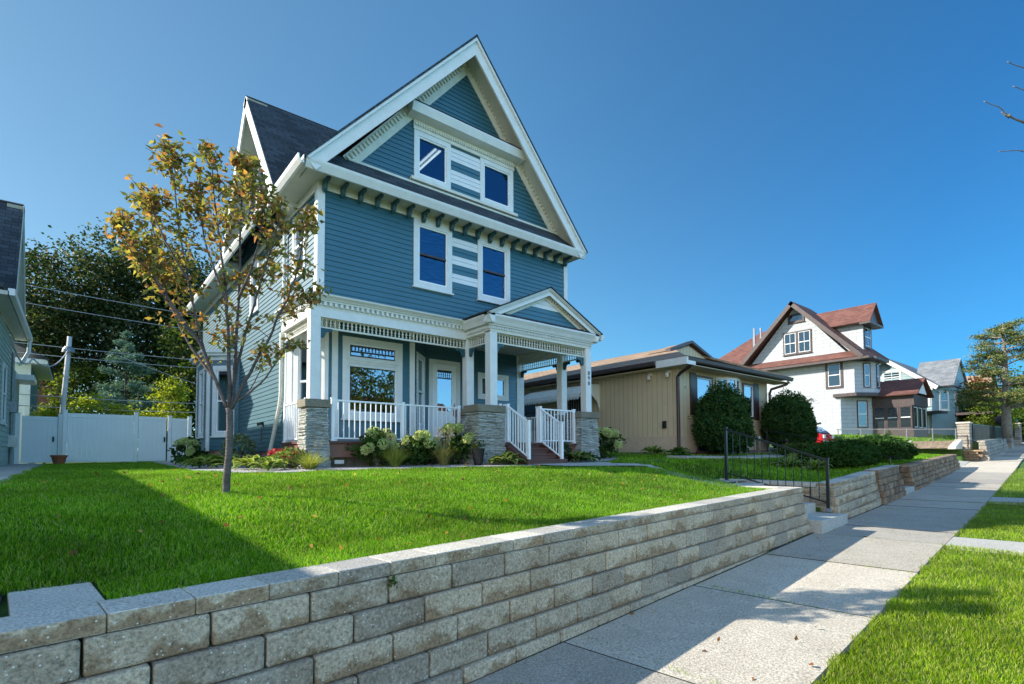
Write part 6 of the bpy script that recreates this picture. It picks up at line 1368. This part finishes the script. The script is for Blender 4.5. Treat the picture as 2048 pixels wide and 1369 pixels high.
def bush(name, label, lobes, z, colors, n, size, cat='bush', mat='needle', grp=None, elong=2.2, twigs=True, fill=.72):
    if n > 9000: n = int(n * 1.7); size *= .85; elong = 1.7
    x, y = lobes[0][0][:2]; t = thing(name, label, cat, (x, y, z), grp); its = []; tot = sum(r[0] * r[1] for _, r in lobes)
    b = MB()
    for i in range(9): c, r = random.choice(lobes); limb(b, (x, y, z), (c[0] + random.uniform(-.5, .5) * r[0], c[1] + random.uniform(-.5, .5) * r[1], c[2] + random.uniform(-.2, .5) * r[2]), .04, .01, .2, 3, 5)
    b.build('trunk', 'bark_dark', t)
    SP = []
    if n > 9000:
        for i in range(70):
            c, r = random.choice(lobes); d = V((random.gauss(0, 1), random.gauss(0, 1), abs(random.gauss(.3, .8)))).normalized(); q = V((c[0] + d.x * r[0], c[1] + d.y * r[1], c[2] + d.z * r[2])); SP.append(leafpts(q, q + d * random.uniform(.08, .2) + V((0, 0, .08)), 9, .012))
        its.append(leafcloud(np.concatenate(SP), size * 1.1, colors[-2:], fold=.2, elong=elong, droop=-.4))
    for c, r in lobes:
        k = int(n * r[0] * r[1] / tot); d = rng.normal(0, 1, (k, 3)); d /= np.linalg.norm(d, axis=1)[:, None]
        bumpy = 1 + .07 * np.sin(d[:, 0] * 7 + c[0]) * np.cos(d[:, 1] * 8) + .06 * np.sin(d[:, 2] * 9 + d[:, 0] * 5)
        P = np.array(c) + d * np.array(r) * (bumpy * rng.uniform(fill, 1.04, k) ** .35)[:, None]; P = P[P[:, 2] > z + (.28 if name == 'yew_bush' else .05)]
        its.append(leafcloud(P, size, colors, fold=.2, elong=elong, droop=-.3))
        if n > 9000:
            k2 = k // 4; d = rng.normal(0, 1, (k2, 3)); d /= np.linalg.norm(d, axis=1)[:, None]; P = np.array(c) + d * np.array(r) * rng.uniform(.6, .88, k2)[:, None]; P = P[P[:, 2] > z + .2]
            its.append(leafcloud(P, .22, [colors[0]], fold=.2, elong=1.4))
    v, f, c = merge(its); npmesh('foliage', v, f, mat, parent=t, colors=c); return t
YW = [(.020, .060, .018), (.030, .080, .020), (.045, .10, .022), (.07, .14, .03)]
bush('yew_bush', 'tall dome shaped dark yew with a lighter lower lobe before the tan house bow window', [((16.55, 9.3, 2.75), (.95, .85, 1.28)), ((16.0, 9.0, 2.45), (.62, .62, .62)), ((16.9, 9.2, 2.4), (.72, .7, .75))], 1.75, YW, 15000, .075)
bush('yew_bush', 'second dark rounded yew at the right corner of the tan house', [((21.2, 9.2, 2.95), (1.0, .9, 1.15)), ((21.4, 9.1, 2.5), (.85, .8, .75))], 1.85, YW, 13000, .08)
bush('juniper_bush', 'wide low green juniper behind the rough brown stone wall', [((17.6, 6.2, 1.62), (.95, .7, .40)), ((18.6, 6.2, 1.68), (.95, .7, .46)), ((17.0, 6.4, 1.55), (.6, .6, .35))], 1.35, [(.02, .06, .012), (.035, .09, .018), (.05, .12, .02)], 15000, .07)
bush('juniper_bush', 'farther juniper behind the second thin stair rail', [((21.6, 6.4, 1.85), (1.3, .8, .48)), ((22.8, 6.2, 1.8), (.7, .6, .40))], 1.5, [(.02, .06, .012), (.035, .09, .018), (.05, .11, .02)], 10000, .085)
bush('red_shrub', 'small shrub with reddish leaves right of the second yew', [((22.6, 9.3, 2.7), (.45, .4, .5))], 2.0, [(.20, .03, .02), (.10, .03, .02), (.04, .05, .02)], 700, .09, 'shrub', 'leaf')
bush('ground_shrub', 'low dark green ground shrubs between the hostas and the white house car', [((19.5, 7.9, 1.85), (1.6, .7, .25)), ((21.5, 8.0, 1.9), (1.2, .7, .25))], 1.6, GD, 2600, .10, 'shrub', 'leaf', None, 1.6)
bush('mixed_shrub', 'grey green shrub against the left wall just behind the young tree trunk', [((3.25, 15.2, 1.85), (.4, .4, .42))], 1.48, [(.20, .26, .16), (.14, .2, .1), (.28, .32, .22)], 900, .09, 'shrub', 'leaf', None, 1.6)
bush('fern_plant', 'dark fine leaved plant beside the right stringer of the porch steps', [((9.45, 9.65, 1.75), (.28, .26, .3))], 1.5, [(.02, .06, .02), (.03, .08, .03)], 900, .07, 'fern', 'leaf')
bush('coleus_plant', 'red topped coleus beside the left stone pier, green leaves below', [((3.32, 11.0, 1.62), (.36, .34, .24))], 1.47, [(.16, .22, .06), (.2, .27, .09), (.12, .16, .05)], 900, .075, 'coleus', 'leaf', None, 1.5)
t = thing('coleus_flowers', 'crimson leafed band of coleus along the brown porch side panel', 'coleus', (3.4, 11.9, 1.5)); P = rng.normal(0, 1, (620, 3)) * np.array([.12, .42, .035]) + np.array([3.42, 11.75, 1.80]); v, f, c = leafcloud(P, .06, [(.45, .03, .06), (.35, .02, .04), (.5, .10, .12)], elong=1.4); npmesh('leaves', v, f, 'leaf', parent=t, colors=c)
b = MB(); [b.tube([(3.42, 11.4 + .16 * i, 1.45), (3.42, 11.4 + .16 * i, 1.8)], .008, 4) for i in range(5)]; b.build('stems', 'bark_grey', t)
t = thing('plant_pot', 'black pot with dark stems against the wide stone pier behind the hydrangea', 'pot', (6.92, 9.72, 1.5)); b = MB(); b.lathe((6.9, 9.66, 1.52), [(.09, 0), (.10, .02), (.15, .34), (.16, .36), (.14, .36), (.12, .3)], 14); b.build('pot', 'black_metal', t)
v, f, c = clumps((6.9, 9.66, 1.95), (.12, .12, .1), 8, 12, .04, .06, GD, .2); npmesh('leaves', v, f, 'leaf', parent=t, colors=c)
t = MB(); t.box((13.9, 10.6, 1.6), (15.1, 10.7, 1.66)); 
# arching bare canes over the second yew
t = thing('cane_shrub', 'thin arching canes sticking up behind the second yew against the white wall', 'shrub', (22.2, 9.9, 2)); b = MB()
for i in range(46):
    a = random.uniform(0, 6.28); r_ = random.uniform(.2, 1.2); x, y = 22.2, 9.9; b.tube([(x, y, 2.0), (x + math.cos(a) * r_ * .5, y + math.sin(a) * r_ * .5, 3.4), (x + math.cos(a) * r_, y + math.sin(a) * r_, 3.9 + random.uniform(-.2, .4)), (x + math.cos(a) * r_ * 1.4, y + math.sin(a) * r_ * 1.4, 3.8)], [.012, .008, .006, .004], 4)
b.build('canes', 'bark_grey', t)
# second thin stair rail, by the side steps of the tan lot
t = thing('side_stair_rail', 'thin black double rail with curled end post at the side steps between the brown walls', 'railing', tuple(W(20.8, 4, 1.4)))
for dz in (0, -.28):
    b = MB(); b.tube(smooth([W(20.8, 3.5, 1.60 + dz), W(20.8, 3.75, 1.62 + dz), W(20.8, 5.2, 2.02 + dz), W(20.8, 6.6, 2.42 + dz), W(20.8, 7.6, 2.62 + dz)]), .016, 6); b.build('rail', 'black_metal', t)
for p, z0, z1 in ((3.8, 1.2, 1.62), (7.6, 1.6, 2.68)):
    b = MB(); b.tube([W(20.8, p, z0), W(20.8, p, z1)], .022, 6); b.build('post', 'black_metal', t)
t = thing('side_steps', 'low concrete side steps in the gap between the two brown walls', 'steps', tuple(W(20.8, 4, 1)))
for i in range(4):
    b = MB(); b.prism([W(20.05, 3.3 + i * .35, .4), W(21.55, 3.3 + i * .35, .4), W(21.55, 3.68 + i * .35, .4), W(20.05, 3.68 + i * .35, .4)], (0, 0, .28 + i * .18)); b.build('step', 'concrete_smooth', t)
# weeds and a stray leaf tuft in the near wall
t = thing('wall_weed', 'small clover sprouting from a joint in the near block wall', 'weed', tuple(W(2.14, 3.44, .76))); v, f, c = clumps(tuple(W(2.14, 3.43, .78)), (.02, .02, .02), 4, 6, .015, .035, GM, .2, elong=1.1); npmesh('leaves', v, f, 'leaf', parent=t, colors=c)
def okw(u, p, x, y): return (np.abs(((u - .1 * p) % 2.45) - 1.4) < .03) | (p > 3.32)
grass('joint_weeds', sample(2600, 1.2, 20, 1.4, 3.38, okw, .5, 4), .01, .035, .006, lambda u, p: zg(u), VP, 1.)

# ------------------------------------------------------------------ street tree at the verge: bare twigs reach into the picture
t = thing('street_tree', 'nearly bare street tree whose thin twigs reach in at the top right edge', 'tree', (15.5, -1.4, .2))
b = MB(); pts = limb(b, (15.5, -1.4, 0.1), (15.0, -1.0, 6.2), .17, .09, .1, 6, 10)
b.build('trunk', 'bark_grey', t, smooth=True)
for TW in ([(11.06, 1.65, 7.32), (11.18, 1.56, 7.26), (11.27, 1.49, 7.22), (11.35, 1.43, 7.12), (11.46, 1.35, 7.04), (11.65, 1.2, 6.94), (12.02, 0.91, 6.62), (15.0, -1.0, 4.8)], [(11.28, 1.48, 7.15), (11.33, 1.44, 7.09), (11.38, 1.4, 7.08)],
           [(11.34, 1.39, 7.95), (11.44, 1.32, 7.9), (11.63, 1.17, 7.82), (12.0, 0.87, 7.58), (15.0, -1.0, 5.6)], [(11.42, 1.35, 7.56), (11.54, 1.25, 7.5), (11.82, 1.03, 7.34), (12.6, .5, 7.0)], [(11.27, 1.53, 6.52), (11.41, 1.41, 6.53), (11.55, 1.3, 6.53), (11.72, 1.17, 6.45), (12.09, 0.87, 6.31), (15.0, -1.0, 4.2)]):
    q = smooth(TW, 3); b = MB(); b.tube(q, [.006 + .05 * min(1, (i / len(q))) ** 3 for i in range(len(q))], 6); b.build('branch', 'bark_grey', t, smooth=True)
# across the street: what the front windows mirror
tree('street_side_tree', 'broad green tree across the street mirrored in the picture window', 15.5, -13, 0, [((15.5, -13, 5.6), (4.6, 3, 3.6)), ((12.5, -13, 4.5), (2, 2, 2))], 2.6, .28, [(.10, .15, .02), (.16, .20, .03), (.06, .10, .02), (.22, .24, .05)], .24, 330, 36, .5)
OH = thing('house_across', 'brown roofed house across the street, seen only as a reflection', 'house', (18, -24, 0)); b = MB(); b.box((10, -28, -.5), (30, -20, 4)); b.build('wall', 'tan_base', OH); b = MB(); slab(b, [(9, -19.3, 4), (31, -19.3, 4), (31, -24, 7.5), (9, -24, 7.5)], .1); b.build('roof', 'shingle_red', OH)

fu, fpp = sample(210, -1, 14, 1.45, 11, lambda u, p, x, y: (ok_lawn(u, p, x, y) & (p > 3.9)) | ((p < 3.3) & (rng.uniform(0, 1, len(u)) < .35)), .8, 3.5)
zz = np.where(fpp < 3.4, zg(fu) + .012, lot(fu, fpp) + .05); FP = np.stack([fu * U.x + fpp * N.x, fu * U.y + fpp * N.y, zz], -1)
v, f, c = leafcloud(FP, .06, [(.40, .22, .07), (.30, .13, .05), (.45, .36, .12), (.22, .12, .06)], fold=.4, elong=1.7, droop=0); tag(npmesh('fallen_leaves', v, f, 'leaf', colors=c), kind='stuff')
